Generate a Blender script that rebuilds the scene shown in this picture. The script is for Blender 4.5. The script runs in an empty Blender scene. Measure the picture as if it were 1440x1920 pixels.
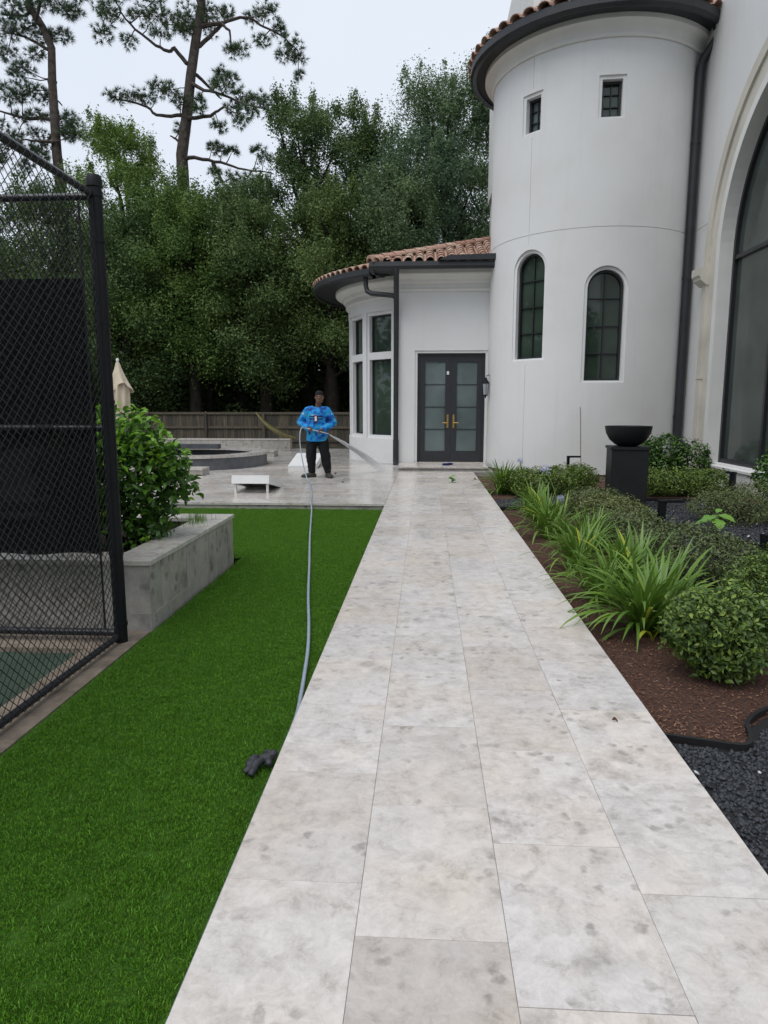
import bpy, bmesh, math, random
import numpy as np
from mathutils import Vector, Matrix, Euler

R = math.radians
random.seed(7)
rng = np.random.default_rng(11)
sc = bpy.context.scene

# ------------------------------------------------------------------ camera
cam_d = bpy.data.cameras.new('camera')
cam_d.sensor_fit = 'VERTICAL'
cam_d.sensor_height = 36.0
cam_d.lens = 36.0 * 1290 / 1920
cam_d.clip_end = 600
cam = bpy.data.objects.new('camera', cam_d)
sc.collection.objects.link(cam)
cam.location = (0, 0, 1.42)
cam.rotation_euler = (R(90 - 8.68), 0, R(3.46))
sc.camera = cam

# ------------------------------------------------------------------ world: overcast sky
SUN_EL, SUN_AZ = 62.0, 215.0
world = bpy.data.worlds.new('World')
sc.world = world
world.use_nodes = True
wn, wl = world.node_tree.nodes, world.node_tree.links
wn.clear()
w_out = wn.new('ShaderNodeOutputWorld')
w_bg = wn.new('ShaderNodeBackground')
w_bg.inputs['Strength'].default_value = 0.1
w_sky = wn.new('ShaderNodeTexSky')
w_sky.sky_type = 'NISHITA'
w_sky.sun_disc = False
w_sky.sun_elevation = R(SUN_EL)
w_sky.sun_rotation = R(SUN_AZ)
w_sky.dust_density = 4.0
w_hs = wn.new('ShaderNodeHueSaturation')
w_hs.inputs['Saturation'].default_value = 0.35
w_tc = wn.new('ShaderNodeTexCoord')
w_no = wn.new('ShaderNodeTexNoise')
w_no.inputs['Scale'].default_value = 1.6
w_no.inputs['Detail'].default_value = 5
w_cr = wn.new('ShaderNodeValToRGB')
w_cr.color_ramp.elements[0].position = 0.3
w_cr.color_ramp.elements[0].color = (0.665, 0.73, 0.84, 1)
w_cr.color_ramp.elements[1].position = 0.75
w_cr.color_ramp.elements[1].color = (0.745, 0.80, 0.89, 1)
w_sc = wn.new('ShaderNodeVectorMath')
w_sc.operation = 'SCALE'
w_sc.inputs['Scale'].default_value = 10.0
w_mx = wn.new('ShaderNodeMix')
w_mx.data_type = 'RGBA'
w_mx.inputs['Factor'].default_value = 0.88
wl.new(w_sky.outputs['Color'], w_hs.inputs['Color'])
wl.new(w_tc.outputs['Generated'], w_no.inputs['Vector'])
wl.new(w_no.outputs['Fac'], w_cr.inputs['Fac'])
wl.new(w_cr.outputs['Color'], w_sc.inputs[0])
wl.new(w_hs.outputs['Color'], w_mx.inputs['A'])
wl.new(w_sc.outputs['Vector'], w_mx.inputs['B'])
wl.new(w_mx.outputs['Result'], w_bg.inputs['Color'])
wl.new(w_bg.outputs['Background'], w_out.inputs['Surface'])

sun_d = bpy.data.lights.new('sun', 'SUN')
sun_d.energy = 1.35
sun_d.angle = R(45)
sun_d.color = (1.0, 0.97, 0.93)
sun = bpy.data.objects.new('sun', sun_d)
sc.collection.objects.link(sun)
sun.rotation_euler = (R(90 - SUN_EL), 0, R(180 - SUN_AZ))
sun.location = (0, 0, 40)

vs = sc.view_settings
vs.view_transform = 'Standard'
vs.look = 'None'
vs.exposure = 0.24
vs.gamma = 1.0
vs.use_curve_mapping = False
sc.cycles.max_bounces = 6
sc.cycles.diffuse_bounces = 3
sc.cycles.glossy_bounces = 3
sc.cycles.transmission_bounces = 4
sc.cycles.transparent_max_bounces = 10
sc.cycles.use_denoising = True

# ------------------------------------------------------------------ helpers
COL = sc.collection

def tag(o, label=None, cat=None, group=None, kind=None):
    if label: o['label'] = label
    if cat: o['category'] = cat
    if group: o['group'] = group
    if kind: o['kind'] = kind
    return o

def thing(name, label, cat, loc=(0, 0, 0), group=None, rotz=0.0):
    o = bpy.data.objects.new(name, None)
    o.empty_display_size = 0.1
    COL.objects.link(o)
    o.location = loc
    o.rotation_euler = (0, 0, rotz)
    return tag(o, label, cat, group)

def base_of(o):
    v = Vector((0, 0, 0))
    while o is not None:
        v += o.location
        o = o.parent
    return v

def obj_from(name, me, mat=None, parent=None):
    o = bpy.data.objects.new(name, me)
    COL.objects.link(o)
    if mat is not None and len(me.materials) == 0:
        me.materials.append(mat)
    if parent is not None:
        o.parent = parent
    return o

class MB:
    """collects shapes in world coordinates; build() links them as one mesh object"""
    def __init__(s):
        s.v = []; s.f = []
    def add(s, vs_, fs):
        n = len(s.v)
        s.v.extend(tuple(p) for p in vs_)
        s.f.extend(tuple(i + n for i in f) for f in fs)
        return s
    def box(s, x0, x1, y0, y1, z0, z1):
        s.add([(x0,y0,z0),(x1,y0,z0),(x1,y1,z0),(x0,y1,z0),(x0,y0,z1),(x1,y0,z1),(x1,y1,z1),(x0,y1,z1)],
              [(0,3,2,1),(4,5,6,7),(0,1,5,4),(1,2,6,5),(2,3,7,6),(3,0,4,7)])
        return s
    def obox(s, c, ax, ay, az):
        c, ax, ay, az = map(Vector, (c, ax, ay, az))
        P = [c + a*ax + b*ay + d*az for d in (-1, 1) for a, b in ((-1,-1),(1,-1),(1,1),(-1,1))]
        s.add(P, [(0,3,2,1),(4,5,6,7),(0,1,5,4),(1,2,6,5),(2,3,7,6),(3,0,4,7)])
        return s
    def tube(s, pts, rad, n=8, cap=True, squash=1.0):
        pts = [Vector(p) for p in pts]
        rads = rad if isinstance(rad, (list, tuple)) else [rad]*len(pts)
        vs_, fs = [], []
        up = Vector((0, 0, 1))
        t0 = (pts[1]-pts[0]).normalized()
        u = t0.cross(up)
        if u.length < 1e-3: u = t0.cross(Vector((1, 0, 0)))
        u.normalize()
        for i, p in enumerate(pts):
            t = (pts[min(i+1, len(pts)-1)] - pts[max(i-1, 0)])
            if t.length < 1e-9: t = t0
            t.normalize()
            u = (u - t*u.dot(t))
            if u.length < 1e-6: u = t.orthogonal()
            u.normalize()
            w = t.cross(u)
            for k in range(n):
                a = 2*math.pi*k/n
                vs_.append(p + (u*math.cos(a) + w*math.sin(a)*squash)*rads[i])
        for i in range(len(pts)-1):
            for k in range(n):
                k2 = (k+1) % n
                fs.append((i*n+k, i*n+k2, (i+1)*n+k2, (i+1)*n+k))
        if cap:
            fs.append(tuple(range(n))[::-1])
            fs.append(tuple((len(pts)-1)*n + k for k in range(n)))
        return s.add(vs_, fs)
    def lathe(s, prof, cx, cy, a0=0.0, a1=360.0, n=64, closed=False):
        """prof: (r,z) list; angle from -Y towards +X, degrees"""
        full = abs(a1-a0) >= 359.9
        m = n if full else n+1
        k = len(prof)
        vs_ = []
        for i in range(m):
            a = R(a0 + (a1-a0)*i/n)
            for r, z in prof:
                vs_.append((cx + r*math.sin(a), cy - r*math.cos(a), z))
        fs = []
        kk = k if closed else k-1
        for i in range(n):
            j = (i+1) % m
            for q in range(kk):
                q2 = (q+1) % k
                fs.append((i*k+q, j*k+q, j*k+q2, i*k+q2))
        if closed and not full:
            fs.append(tuple(range(k)))
            fs.append(tuple((m-1)*k + q for q in range(k))[::-1])
        return s.add(vs_, fs)
    def prism(s, poly, axis, d0, d1):
        """poly: 2d outline; axis 'x': (y,z) extruded in x, 'y': (x,z), 'z': (x,y)"""
        def P(p, d):
            return (d, p[0], p[1]) if axis == 'x' else (p[0], d, p[1]) if axis == 'y' else (p[0], p[1], d)
        n = len(poly)
        s.add([P(p, d0) for p in poly] + [P(p, d1) for p in poly],
              [tuple(range(n)), tuple(range(n, 2*n))[::-1]] + [(i, n+i, n+(i+1) % n, (i+1) % n) for i in range(n)])
        return s
    def mesh(s, name, off=Vector((0,0,0)), smooth=False, fix=True):
        me = bpy.data.meshes.new(name)
        me.from_pydata([(v[0]-off[0], v[1]-off[1], v[2]-off[2]) for v in s.v], [], s.f)
        if fix:
            bm = bmesh.new(); bm.from_mesh(me)
            bmesh.ops.recalc_face_normals(bm, faces=bm.faces)
            bm.to_mesh(me); bm.free()
        if smooth:
            me.polygons.foreach_set('use_smooth', [True]*len(me.polygons))
            if smooth is not True: me.set_sharp_from_angle(angle=R(smooth))
        me.update()
        return me
    def build(s, name, mat, parent=None, smooth=False, fix=True, bevel=0):
        off = base_of(parent) if parent is not None else Vector((0, 0, 0))
        me = s.mesh(name, off, smooth, fix)
        if bevel:
            bm = bmesh.new(); bm.from_mesh(me)
            es = [e for e in bm.edges if len(e.link_faces) == 2 and e.calc_face_angle(0) > R(40)]
            bmesh.ops.bevel(bm, geom=es, offset=bevel, segments=2, affect='EDGES', profile=0.6)
            bm.to_mesh(me); bm.free()
        return obj_from(name, me, mat, parent)

def boolean_cut(o, cutter_mb):
    me = cutter_mb.mesh('cutter')
    c = bpy.data.objects.new('cutter', me)
    COL.objects.link(c)
    c.location = base_of(o.parent) * -1 if o.parent else (0, 0, 0)
    c.parent = o.parent
    m = o.modifiers.new('cut', 'BOOLEAN')
    m.operation = 'DIFFERENCE'; m.object = c; m.solver = 'EXACT'
    bpy.context.view_layer.update()
    dg = bpy.context.evaluated_depsgraph_get()
    new = bpy.data.meshes.new_from_object(o.evaluated_get(dg))
    o.modifiers.clear()
    old = o.data
    o.data = new
    new.name = old.name
    bpy.data.objects.remove(c)
    if len(new.materials) == 0 and len(old.materials): new.materials.append(old.materials[0])
    return o

def quick_mesh(name, V, F):
    """numpy verts (n,3) and faces (m,k)"""
    me = bpy.data.meshes.new(name)
    k = F.shape[1]
    me.vertices.add(len(V)); me.vertices.foreach_set('co', np.ascontiguousarray(V, dtype=np.float32).ravel())
    me.loops.add(F.size); me.loops.foreach_set('vertex_index', F.astype(np.int32).ravel())
    me.polygons.add(len(F)); me.polygons.foreach_set('loop_start', np.arange(0, F.size, k, dtype=np.int32))
    try: me.polygons.foreach_set('loop_total', np.full(len(F), k, dtype=np.int32))
    except Exception: pass
    me.update(calc_edges=True)
    return me

# ------------------------------------------------------------------ materials
def nodes_of(name):
    m = bpy.data.materials.new(name)
    m.use_nodes = True
    nt = m.node_tree
    b = nt.nodes['Principled BSDF']
    return m, nt, b

def N(nt, kind, **kw):
    n = nt.nodes.new(kind)
    for k, v in kw.items():
        if k in n.inputs.keys(): n.inputs[k].default_value = v
        else: setattr(n, k, v)
    return n

def noise(nt, scale, detail=4, rough=0.55, vec=None):
    n = N(nt, 'ShaderNodeTexNoise', Scale=scale, Detail=detail, Roughness=rough)
    if vec is not None: nt.links.new(vec, n.inputs['Vector'])
    return n

def ramp(nt, fac, stops, interp='LINEAR'):
    r = nt.nodes.new('ShaderNodeValToRGB')
    cr = r.color_ramp
    cr.interpolation = interp
    while len(cr.elements) > 2: cr.elements.remove(cr.elements[-1])
    for i, (p, c) in enumerate(stops):
        e = cr.elements[i] if i < 2 else cr.elements.new(p)
        e.position = p
        e.color = (*c, 1) if len(c) == 3 else c
    nt.links.new(fac, r.inputs['Fac'])
    return r

def mix(nt, fac, a, b, blend='MIX'):
    m = nt.nodes.new('ShaderNodeMix')
    m.data_type = 'RGBA'; m.blend_type = blend
    for sock, val in (('Factor', fac), ('A', a), ('B', b)):
        if hasattr(val, 'is_linked'): nt.links.new(val, m.inputs[sock])
        elif sock == 'Factor': m.inputs[sock].default_value = val
        else: m.inputs[sock].default_value = (*val, 1) if len(val) == 3 else val
    return m.outputs['Result']

def bump(nt, b, height, strength=0.3, dist=0.01):
    n = N(nt, 'ShaderNodeBump', Strength=strength, Distance=dist)
    nt.links.new(height, n.inputs['Height'])
    nt.links.new(n.outputs['Normal'], b.inputs['Normal'])

def world_pos(nt):
    return nt.nodes.new('ShaderNodeNewGeometry').outputs['Position']

def plain(name, col, rough=0.6, spec=0.5, metal=0.0, var=0.12, vscale=8, bmp=0.0):
    m, nt, b = nodes_of(name)
    p = world_pos(nt)
    n = noise(nt, vscale, 5, 0.6, p)
    c0 = tuple(max(0, c*(1-var)) for c in col); c1 = tuple(min(1, c*(1+var)) for c in col)
    r = ramp(nt, n.outputs['Fac'], [(0.3, c0), (0.7, c1)])
    nt.links.new(r.outputs['Color'], b.inputs['Base Color'])
    b.inputs['Roughness'].default_value = rough
    b.inputs['Specular IOR Level'].default_value = spec
    b.inputs['Metallic'].default_value = metal
    if bmp: bump(nt, b, noise(nt, vscale*12, 3, 0.6, p).outputs['Fac'], bmp, 0.005)
    return m

M = {}

def make_stucco():
    m, nt, b = nodes_of('stucco')
    p = world_pos(nt)
    big = noise(nt, 0.55, 5, 0.6, p)
    c = ramp(nt, big.outputs['Fac'], [(0.25, (0.68, 0.675, 0.655)), (0.5, (0.74, 0.74, 0.735)), (0.75, (0.775, 0.78, 0.78))]).outputs['Color']
    # vertical rain streaks: noise stretched along z
    mp = N(nt, 'ShaderNodeMapping'); mp.inputs['Scale'].default_value = (5.0, 5.0, 0.25)
    nt.links.new(p, mp.inputs['Vector'])
    st = noise(nt, 1.0, 4, 0.6, mp.outputs['Vector'])
    sr = ramp(nt, st.outputs['Fac'], [(0.55, (0, 0, 0)), (0.8, (1, 1, 1))])
    lo = N(nt, 'ShaderNodeMath', operation='MULTIPLY'); lo.inputs[1].default_value = 0.16
    nt.links.new(sr.outputs['Color'], lo.inputs[0])
    c = mix(nt, lo.outputs[0], c, (0.52, 0.48, 0.42))
    nt.links.new(c, b.inputs['Base Color'])
    b.inputs['Roughness'].default_value = 0.85
    b.inputs['Specular IOR Level'].default_value = 0.25
    bump(nt, b, noise(nt, 45, 5, 0.65, p).outputs['Fac'], 0.35, 0.006)
    return m
M['stucco'] = make_stucco()
M['stucco_trim'] = plain('stucco_trim', (0.74, 0.735, 0.71), 0.8, 0.25, var=0.05, vscale=2, bmp=0.06)
M['cast_stone'] = plain('cast_stone', (0.60, 0.57, 0.50), 0.85, 0.25, var=0.12, vscale=1.6, bmp=0.1)
M['foundation'] = plain('foundation', (0.30, 0.24, 0.19), 0.9, 0.2, var=0.4, vscale=5, bmp=0.4)
M['charcoal'] = plain('charcoal', (0.024, 0.027, 0.031), 0.45, 0.5, var=0.2, vscale=3)
M['window_black'] = plain('window_black', (0.018, 0.02, 0.023), 0.4, 0.5, var=0.15)
M['door_paint'] = plain('door_paint', (0.028, 0.029, 0.034), 0.4, 0.5, var=0.1)
M['brass'] = plain('brass', (0.55, 0.36, 0.12), 0.35, 0.5, 0.9, var=0.1)
M['black_metal'] = plain('black_metal', (0.005, 0.006, 0.008), 0.5, 0.28, var=0.2)
M['rail_metal'] = plain('rail_metal', (0.014, 0.016, 0.020), 0.33, 0.5, var=0.1)
M['black_stone'] = plain('black_stone', (0.012, 0.013, 0.015), 0.5, 0.4, var=0.25, vscale=4, bmp=0.05)
M['wire'] = plain('wire', (0.008, 0.009, 0.010), 0.5, 0.35, var=0.1)
M['white_paint'] = plain('white_paint', (0.78, 0.78, 0.77), 0.35, 0.5, var=0.03)
M['wood_pale'] = plain('wood_pale', (0.45, 0.38, 0.28), 0.6, 0.4, var=0.15)
M['navy_cloth'] = plain('navy_cloth', (0.015, 0.02, 0.10), 0.9, 0.2, var=0.25, vscale=20)
M['black_cloth'] = plain('black_cloth', (0.018, 0.018, 0.026), 0.9, 0.2, var=0.25, vscale=20)
M['glove'] = plain('glove', (0.03, 0.032, 0.038), 0.55, 0.5, var=0.3, vscale=30, bmp=0.3)
M['hose'] = plain('hose', (0.30, 0.36, 0.42), 0.4, 0.5, var=0.1, vscale=20)
M['canvas'] = plain('canvas', (0.60, 0.52, 0.40), 0.9, 0.2, var=0.12, vscale=6)
M['hammock'] = plain('hammock', (0.26, 0.23, 0.10), 0.9, 0.2, var=0.2, vscale=9)
M['spa_wall'] = plain('spa_wall', (0.11, 0.115, 0.125), 0.4, 0.5, var=0.25, vscale=4)
M['edging'] = plain('edging', (0.014, 0.014, 0.015), 0.5, 0.4, var=0.2)
M['bark'] = plain('bark', (0.028, 0.023, 0.019), 0.95, 0.2, var=0.5, vscale=4, bmp=0.8)
M['pine_bark'] = plain('pine_bark', (0.075, 0.062, 0.054), 0.95, 0.2, var=0.5, vscale=5, bmp=0.8)
M['concrete'] = plain('concrete', (0.20, 0.165, 0.13), 0.9, 0.2, var=0.4, vscale=6, bmp=0.3)
M['court'] = plain('court', (0.04, 0.065, 0.045), 0.7, 0.3, var=0.25, vscale=3)
M['earth'] = plain('earth', (0.045, 0.05, 0.03), 0.95, 0.1, var=0.4, vscale=1)
M['soil'] = plain('soil', (0.03, 0.022, 0.016), 0.95, 0.1, var=0.5, vscale=20, bmp=0.7)
M['skin'] = plain('skin', (0.15, 0.078, 0.05), 0.5, 0.4, var=0.12, vscale=12)
M['boot'] = plain('boot', (0.05, 0.05, 0.042), 0.7, 0.3, var=0.3, vscale=14)
M['trousers'] = plain('trousers', (0.007, 0.008, 0.010), 0.85, 0.3, var=0.3, vscale=8)
M['cap'] = plain('cap', (0.01, 0.01, 0.013), 0.85, 0.3, var=0.2, vscale=8)
M['gun'] = plain('gun', (0.25, 0.26, 0.27), 0.35, 0.5, 0.6)
M['eyewhite'] = plain('eyewhite', (0.16, 0.13, 0.11), 0.3, 0.5, var=0.02)
M['lamp_glass'] = plain('lamp_glass', (0.35, 0.38, 0.40), 0.1, 0.6)
M['flower'] = plain('flower', (0.50, 0.52, 0.74), 0.6, 0.3, var=0.1)
M['stalk'] = plain('stalk', (0.17, 0.26, 0.08), 0.6, 0.3)
M['cable'] = plain('cable', (0.30, 0.22, 0.15), 0.7, 0.3)

def make_glass(name, col, rough=0.03, spec=0.5, wob=0.02):
    m, nt, b = nodes_of(name)
    p = world_pos(nt)
    n = noise(nt, 0.9, 3, 0.5, p)
    r = ramp(nt, n.outputs['Fac'], [(0.35, tuple(c*0.75 for c in col)), (0.65, tuple(c*1.25 for c in col))])
    nt.links.new(r.outputs['Color'], b.inputs['Base Color'])
    b.inputs['Roughness'].default_value = rough
    b.inputs['Specular IOR Level'].default_value = spec
    bump(nt, b, noise(nt, 1.6, 2, 0.5, p).outputs['Fac'], wob, 0.05)
    return m
M['glass'] = make_glass('glass', (0.040, 0.062, 0.046))  # green base colour stands in for trees reflected in the panes
M['glass_pale'] = make_glass('glass_pale', (0.13, 0.165, 0.165), 0.05)  # paleness puts reflected sky into the colour; also blinds behind the doors
M['glass_big'] = make_glass('glass_big', (0.062, 0.078, 0.070), 0.06, 0.45)

def make_stone(name, light, dark, rough=0.32, scale=1.0, spots=1.0):
    """polished pale limestone: cloudy warm and cool ground, grey fossil patches of two sizes, smears; each piece its own tone"""
    m, nt, b = nodes_of(name)
    p = world_pos(nt)
    oi = nt.nodes.new('ShaderNodeObjectInfo')
    off = N(nt, 'ShaderNodeVectorMath', operation='MULTIPLY_ADD')
    nt.links.new(oi.outputs['Random'], off.inputs[0])
    off.inputs[1].default_value = (37.0, 23.0, 51.0)
    nt.links.new(p, off.inputs[2])
    v = off.outputs['Vector']
    def times(a, k):
        q = N(nt, 'ShaderNodeMath', operation='MULTIPLY')
        nt.links.new(a, q.inputs[0])
        if hasattr(k, 'is_linked'): nt.links.new(k, q.inputs[1])
        else: q.inputs[1].default_value = k
        return q.outputs[0]
    def warp(sc_, amt):
        wob = noise(nt, sc_*scale, 4, 0.65, v)
        vv = N(nt, 'ShaderNodeVectorMath', operation='MULTIPLY_ADD')
        nt.links.new(wob.outputs['Color'], vv.inputs[0]); vv.inputs[1].default_value = (amt,)*3; nt.links.new(v, vv.inputs[2])
        return vv.outputs['Vector']
    warm = tuple(a*k for a, k in zip(light, (1.0, 0.972, 0.935)))
    cool = tuple(a*k for a, k in zip(light, (0.985, 0.995, 1.015)))
    c = ramp(nt, noise(nt, 2.3*scale, 3, 0.55, v).outputs['Fac'], [(0.36, warm), (0.5, light), (0.64, cool)]).outputs['Color']
    cl_ = ramp(nt, noise(nt, 11*scale, 10, 0.78, warp(4.0, 0.18)).outputs['Fac'], [(0.34, (0.66, 0.645, 0.625)), (0.44, (0.90, 0.89, 0.88)), (0.52, (1.0, 1.0, 1.0)), (0.66, (1.16, 1.155, 1.15))])
    c = mix(nt, 1.0, c, cl_.outputs['Color'], 'MULTIPLY')
    wv = warp(14, 0.075)
    total = None
    for vs_, r0, r1, ws, lo, hi, amt in ((5.0, 0.16, 0.36, 1.5, 0.50, 0.58, 0.66), (15.0, 0.20, 0.37, 3.0, 0.49, 0.58, 0.80)):
        vo = N(nt, 'ShaderNodeTexVoronoi', Scale=vs_*scale, Randomness=1.0)
        nt.links.new(wv, vo.inputs['Vector'])
        blob = ramp(nt, vo.outputs['Distance'], [(r0, (1, 1, 1)), (r1, (0, 0, 0))])
        where = ramp(nt, noise(nt, ws*scale, 3, 0.55, v).outputs['Fac'], [(lo, (0, 0, 0)), (hi, (1, 1, 1))])
        tex = ramp(nt, noise(nt, 26*scale, 5, 0.7, v).outputs['Fac'], [(0.35, (0.35, 0.35, 0.35)), (0.6, (1, 1, 1))])
        k = times(times(times(blob.outputs['Color'], where.outputs['Color']), tex.outputs['Color']), amt*spots)
        c = mix(nt, k, c, dark)
    # smears of grey brown
    mp = N(nt, 'ShaderNodeMapping'); mp.inputs['Scale'].default_value = (1.0, 2.2, 1.0)
    nt.links.new(v, mp.inputs['Vector'])
    sm = noise(nt, 10*scale, 8, 0.75, mp.outputs['Vector'])
    smr = ramp(nt, sm.outputs['Fac'], [(0.50, (0, 0, 0)), (0.68, (1, 1, 1))])
    w2 = ramp(nt, noise(nt, 1.7*scale, 2, 0.5, v).outputs['Fac'], [(0.44, (0, 0, 0)), (0.62, (1, 1, 1))])
    c = mix(nt, times(times(smr.outputs['Color'], w2.outputs['Color']), 0.65*spots), c, tuple(0.35*a+0.65*d for a, d in zip(light, dark)))
    tone = ramp(nt, oi.outputs['Random'], [(0.0, (0.90, 0.88, 0.86)), (0.2, (1.0, 0.985, 0.96)), (0.45, (0.95, 0.955, 0.965)), (0.7, (1.03, 1.025, 1.02)), (0.9, (0.97, 0.95, 0.94)), (1.0, (0.80, 0.77, 0.74))])
    c = mix(nt, 1.0, c, tone.outputs['Color'], 'MULTIPLY')
    nt.links.new(c, b.inputs['Base Color'])
    rr = ramp(nt, noise(nt, 1.1, 4, 0.6, p).outputs['Fac'], [(0.35, (rough*0.55,)*3), (0.65, (rough*1.2,)*3)])
    nt.links.new(rr.outputs['Color'], b.inputs['Roughness'])
    b.inputs['Specular IOR Level'].default_value = 0.5
    bump(nt, b, sm.outputs['Fac'], 0.04, 0.002)
    return m
M['paver'] = make_stone('paver', (0.62, 0.583, 0.55), (0.28, 0.255, 0.23), 0.32)
M['paver_wet'] = make_stone('paver_wet', (0.59, 0.56, 0.53), (0.28, 0.26, 0.24), 0.23)
M['clad'] = make_stone('clad', (0.43, 0.41, 0.375), (0.15, 0.145, 0.135), 0.55, scale=0.6, spots=1.2)
M['grout'] = plain('grout', (0.26, 0.245, 0.23), 0.9, 0.2, var=0.3, vscale=6)

def make_leaf(name, cols, rough=0.45, trans=0.25, spec=0.4, clumpy=0.0):
    m, nt, b = nodes_of(name)
    g = nt.nodes.new('ShaderNodeNewGeometry')
    fac = g.outputs['Random Per Island']
    if clumpy:
        cn = ramp(nt, noise(nt, clumpy, 3, 0.6, g.outputs['Position']).outputs['Fac'], [(0.3, (0, 0, 0)), (0.7, (1, 1, 1))])
        fac = mix(nt, 0.68, fac, cn.outputs['Color'])
    r = ramp(nt, fac, [(i/(len(cols)-1), c) for i, c in enumerate(cols)])
    oi = nt.nodes.new('ShaderNodeObjectInfo')
    t = ramp(nt, oi.outputs['Random'], [(0, (0.82, 0.85, 0.85)), (0.5, (1.0, 1.0, 1.0)), (1, (1.12, 1.06, 0.9))])
    c = mix(nt, 1.0, r.outputs['Color'], t.outputs['Color'], 'MULTIPLY')
    nt.links.new(c, b.inputs['Base Color'])
    b.inputs['Roughness'].default_value = rough
    b.inputs['Specular IOR Level'].default_value = spec
    if trans > 0:
        tr = nt.nodes.new('ShaderNodeBsdfTranslucent')
        nt.links.new(c, tr.inputs['Color'])
        ms = nt.nodes.new('ShaderNodeMixShader'); ms.inputs[0].default_value = trans
        nt.links.new(b.outputs[0], ms.inputs[1]); nt.links.new(tr.outputs[0], ms.inputs[2])
        nt.links.new(ms.outputs[0], nt.nodes['Material Output'].inputs['Surface'])
    return m
M['oak'] = make_leaf('oak', [(0.0694, 0.1193, 0.046), (0.0926, 0.1543, 0.0536), (0.1311, 0.1964, 0.069), (0.1852, 0.2666, 0.0919)], 0.5, 0.25, 0.2, 0.7)
M['oak_light'] = make_leaf('oak_light', [(0.0813, 0.1478, 0.0399), (0.122, 0.2094, 0.0532), (0.1762, 0.271, 0.0665), (0.2304, 0.3203, 0.0798)], 0.5, 0.3, 0.2, 0.7)
M['oak_grey'] = make_leaf('oak_grey', [(0.0805, 0.1244, 0.0761), (0.1098, 0.1757, 0.0968), (0.1464, 0.2196, 0.1176), (0.1903, 0.2782, 0.1383)], 0.5, 0.25, 0.2, 0.7)
M['needle'] = make_leaf('needle', [(0.045, 0.08, 0.045), (0.075, 0.12, 0.06), (0.11, 0.16, 0.075)], 0.5, 0.1)
M['box'] = make_leaf('box', [(0.0546, 0.0966, 0.0267), (0.0936, 0.1633, 0.0374), (0.1404, 0.2228, 0.0468), (0.2651, 0.3713, 0.0669)], 0.42, 0.25)
M['box_olive'] = make_leaf('box_olive', [(0.0753, 0.1004, 0.0419), (0.1172, 0.1591, 0.0586), (0.1591, 0.2093, 0.0753), (0.2009, 0.2009, 0.0921)], 0.5, 0.2)
M['gardenia'] = make_leaf('gardenia', [(0.0275, 0.066, 0.0176), (0.044, 0.11, 0.022), (0.077, 0.165, 0.033), (0.154, 0.297, 0.055)], 0.28, 0.2, 0.5)
M['shrub_dark'] = make_leaf('shrub_dark', [(0.05, 0.125, 0.0225), (0.075, 0.1875, 0.025), (0.1125, 0.25, 0.0312)], 0.3, 0.25, 0.5)
M['shrub_new'] = make_leaf('shrub_new', [(0.22, 0.46, 0.035), (0.28, 0.52, 0.05)], 0.3, 0.35, 0.5)  # young leaves; the brightness also paints light onto the shrub's top
M['lily'] = make_leaf('lily', [(0.0895, 0.1772, 0.0297), (0.1318, 0.2481, 0.0371), (0.1695, 0.2924, 0.0482)], 0.35, 0.25, 0.45)
M['lily_pale'] = make_leaf('lily_pale', [(0.20, 0.34, 0.06), (0.24, 0.36, 0.08)], 0.4, 0.3, 0.4)
M['lily_yellow'] = make_leaf('lily_yellow', [(0.42, 0.48, 0.04), (0.48, 0.52, 0.06)], 0.45, 0.3, 0.3)
M['weed'] = make_leaf('weed', [(0.16, 0.34, 0.07), (0.2, 0.40, 0.09)], 0.45, 0.3, 0.3)
M['turf_blade'] = make_leaf('turf_blade', [(0.121, 0.1513, 0.0363), (0.0665, 0.1876, 0.0169), (0.0968, 0.2541, 0.0206), (0.121, 0.3086, 0.0266), (0.1573, 0.3509, 0.0363)], 0.5, 0.2, 0.25)

def make_turf_base():
    m, nt, b = nodes_of('turf_base')
    p = world_pos(nt)
    n = noise(nt, 180, 3, 0.7, p)
    r = ramp(nt, n.outputs['Fac'], [(0.3, (0.03, 0.075, 0.009)), (0.7, (0.055, 0.14, 0.014))])
    nt.links.new(r.outputs['Color'], b.inputs['Base Color'])
    b.inputs['Roughness'].default_value = 0.8
    b.inputs['Specular IOR Level'].default_value = 0.15
    return m
M['turf_base'] = make_turf_base()

def make_mulch():
    m, nt, b = nodes_of('mulch')
    p = world_pos(nt)
    mp = N(nt, 'ShaderNodeMapping'); mp.inputs['Scale'].default_value = (1, 2.4, 1); mp.inputs['Rotation'].default_value = (0, 0, 0.6)
    nt.links.new(p, mp.inputs['Vector'])
    n = noise(nt, 60, 6, 0.7, mp.outputs['Vector'])
    r = ramp(nt, n.outputs['Fac'], [(0.32, (0.022, 0.011, 0.008)), (0.5, (0.085, 0.038, 0.025)), (0.68, (0.19, 0.10, 0.07))])
    nt.links.new(r.outputs['Color'], b.inputs['Base Color'])
    b.inputs['Roughness'].default_value = 0.95
    bump(nt, b, n.outputs['Fac'], 0.9, 0.02)
    return m
M['mulch'] = make_mulch()
M['bark_chip'] = make_leaf('bark_chip', [(0.045, 0.02, 0.013), (0.11, 0.05, 0.032), (0.17, 0.085, 0.055), (0.26, 0.16, 0.11)], 0.9, 0.0, 0.2)
M['gravel'] = make_leaf('gravel', [(0.018, 0.020, 0.024), (0.035, 0.038, 0.045), (0.06, 0.064, 0.072), (0.03, 0.033, 0.04)], 0.6, 0.0, 0.4)
M['pebble_pale'] = plain('pebble_pale', (0.55, 0.55, 0.56), 0.6)

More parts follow.
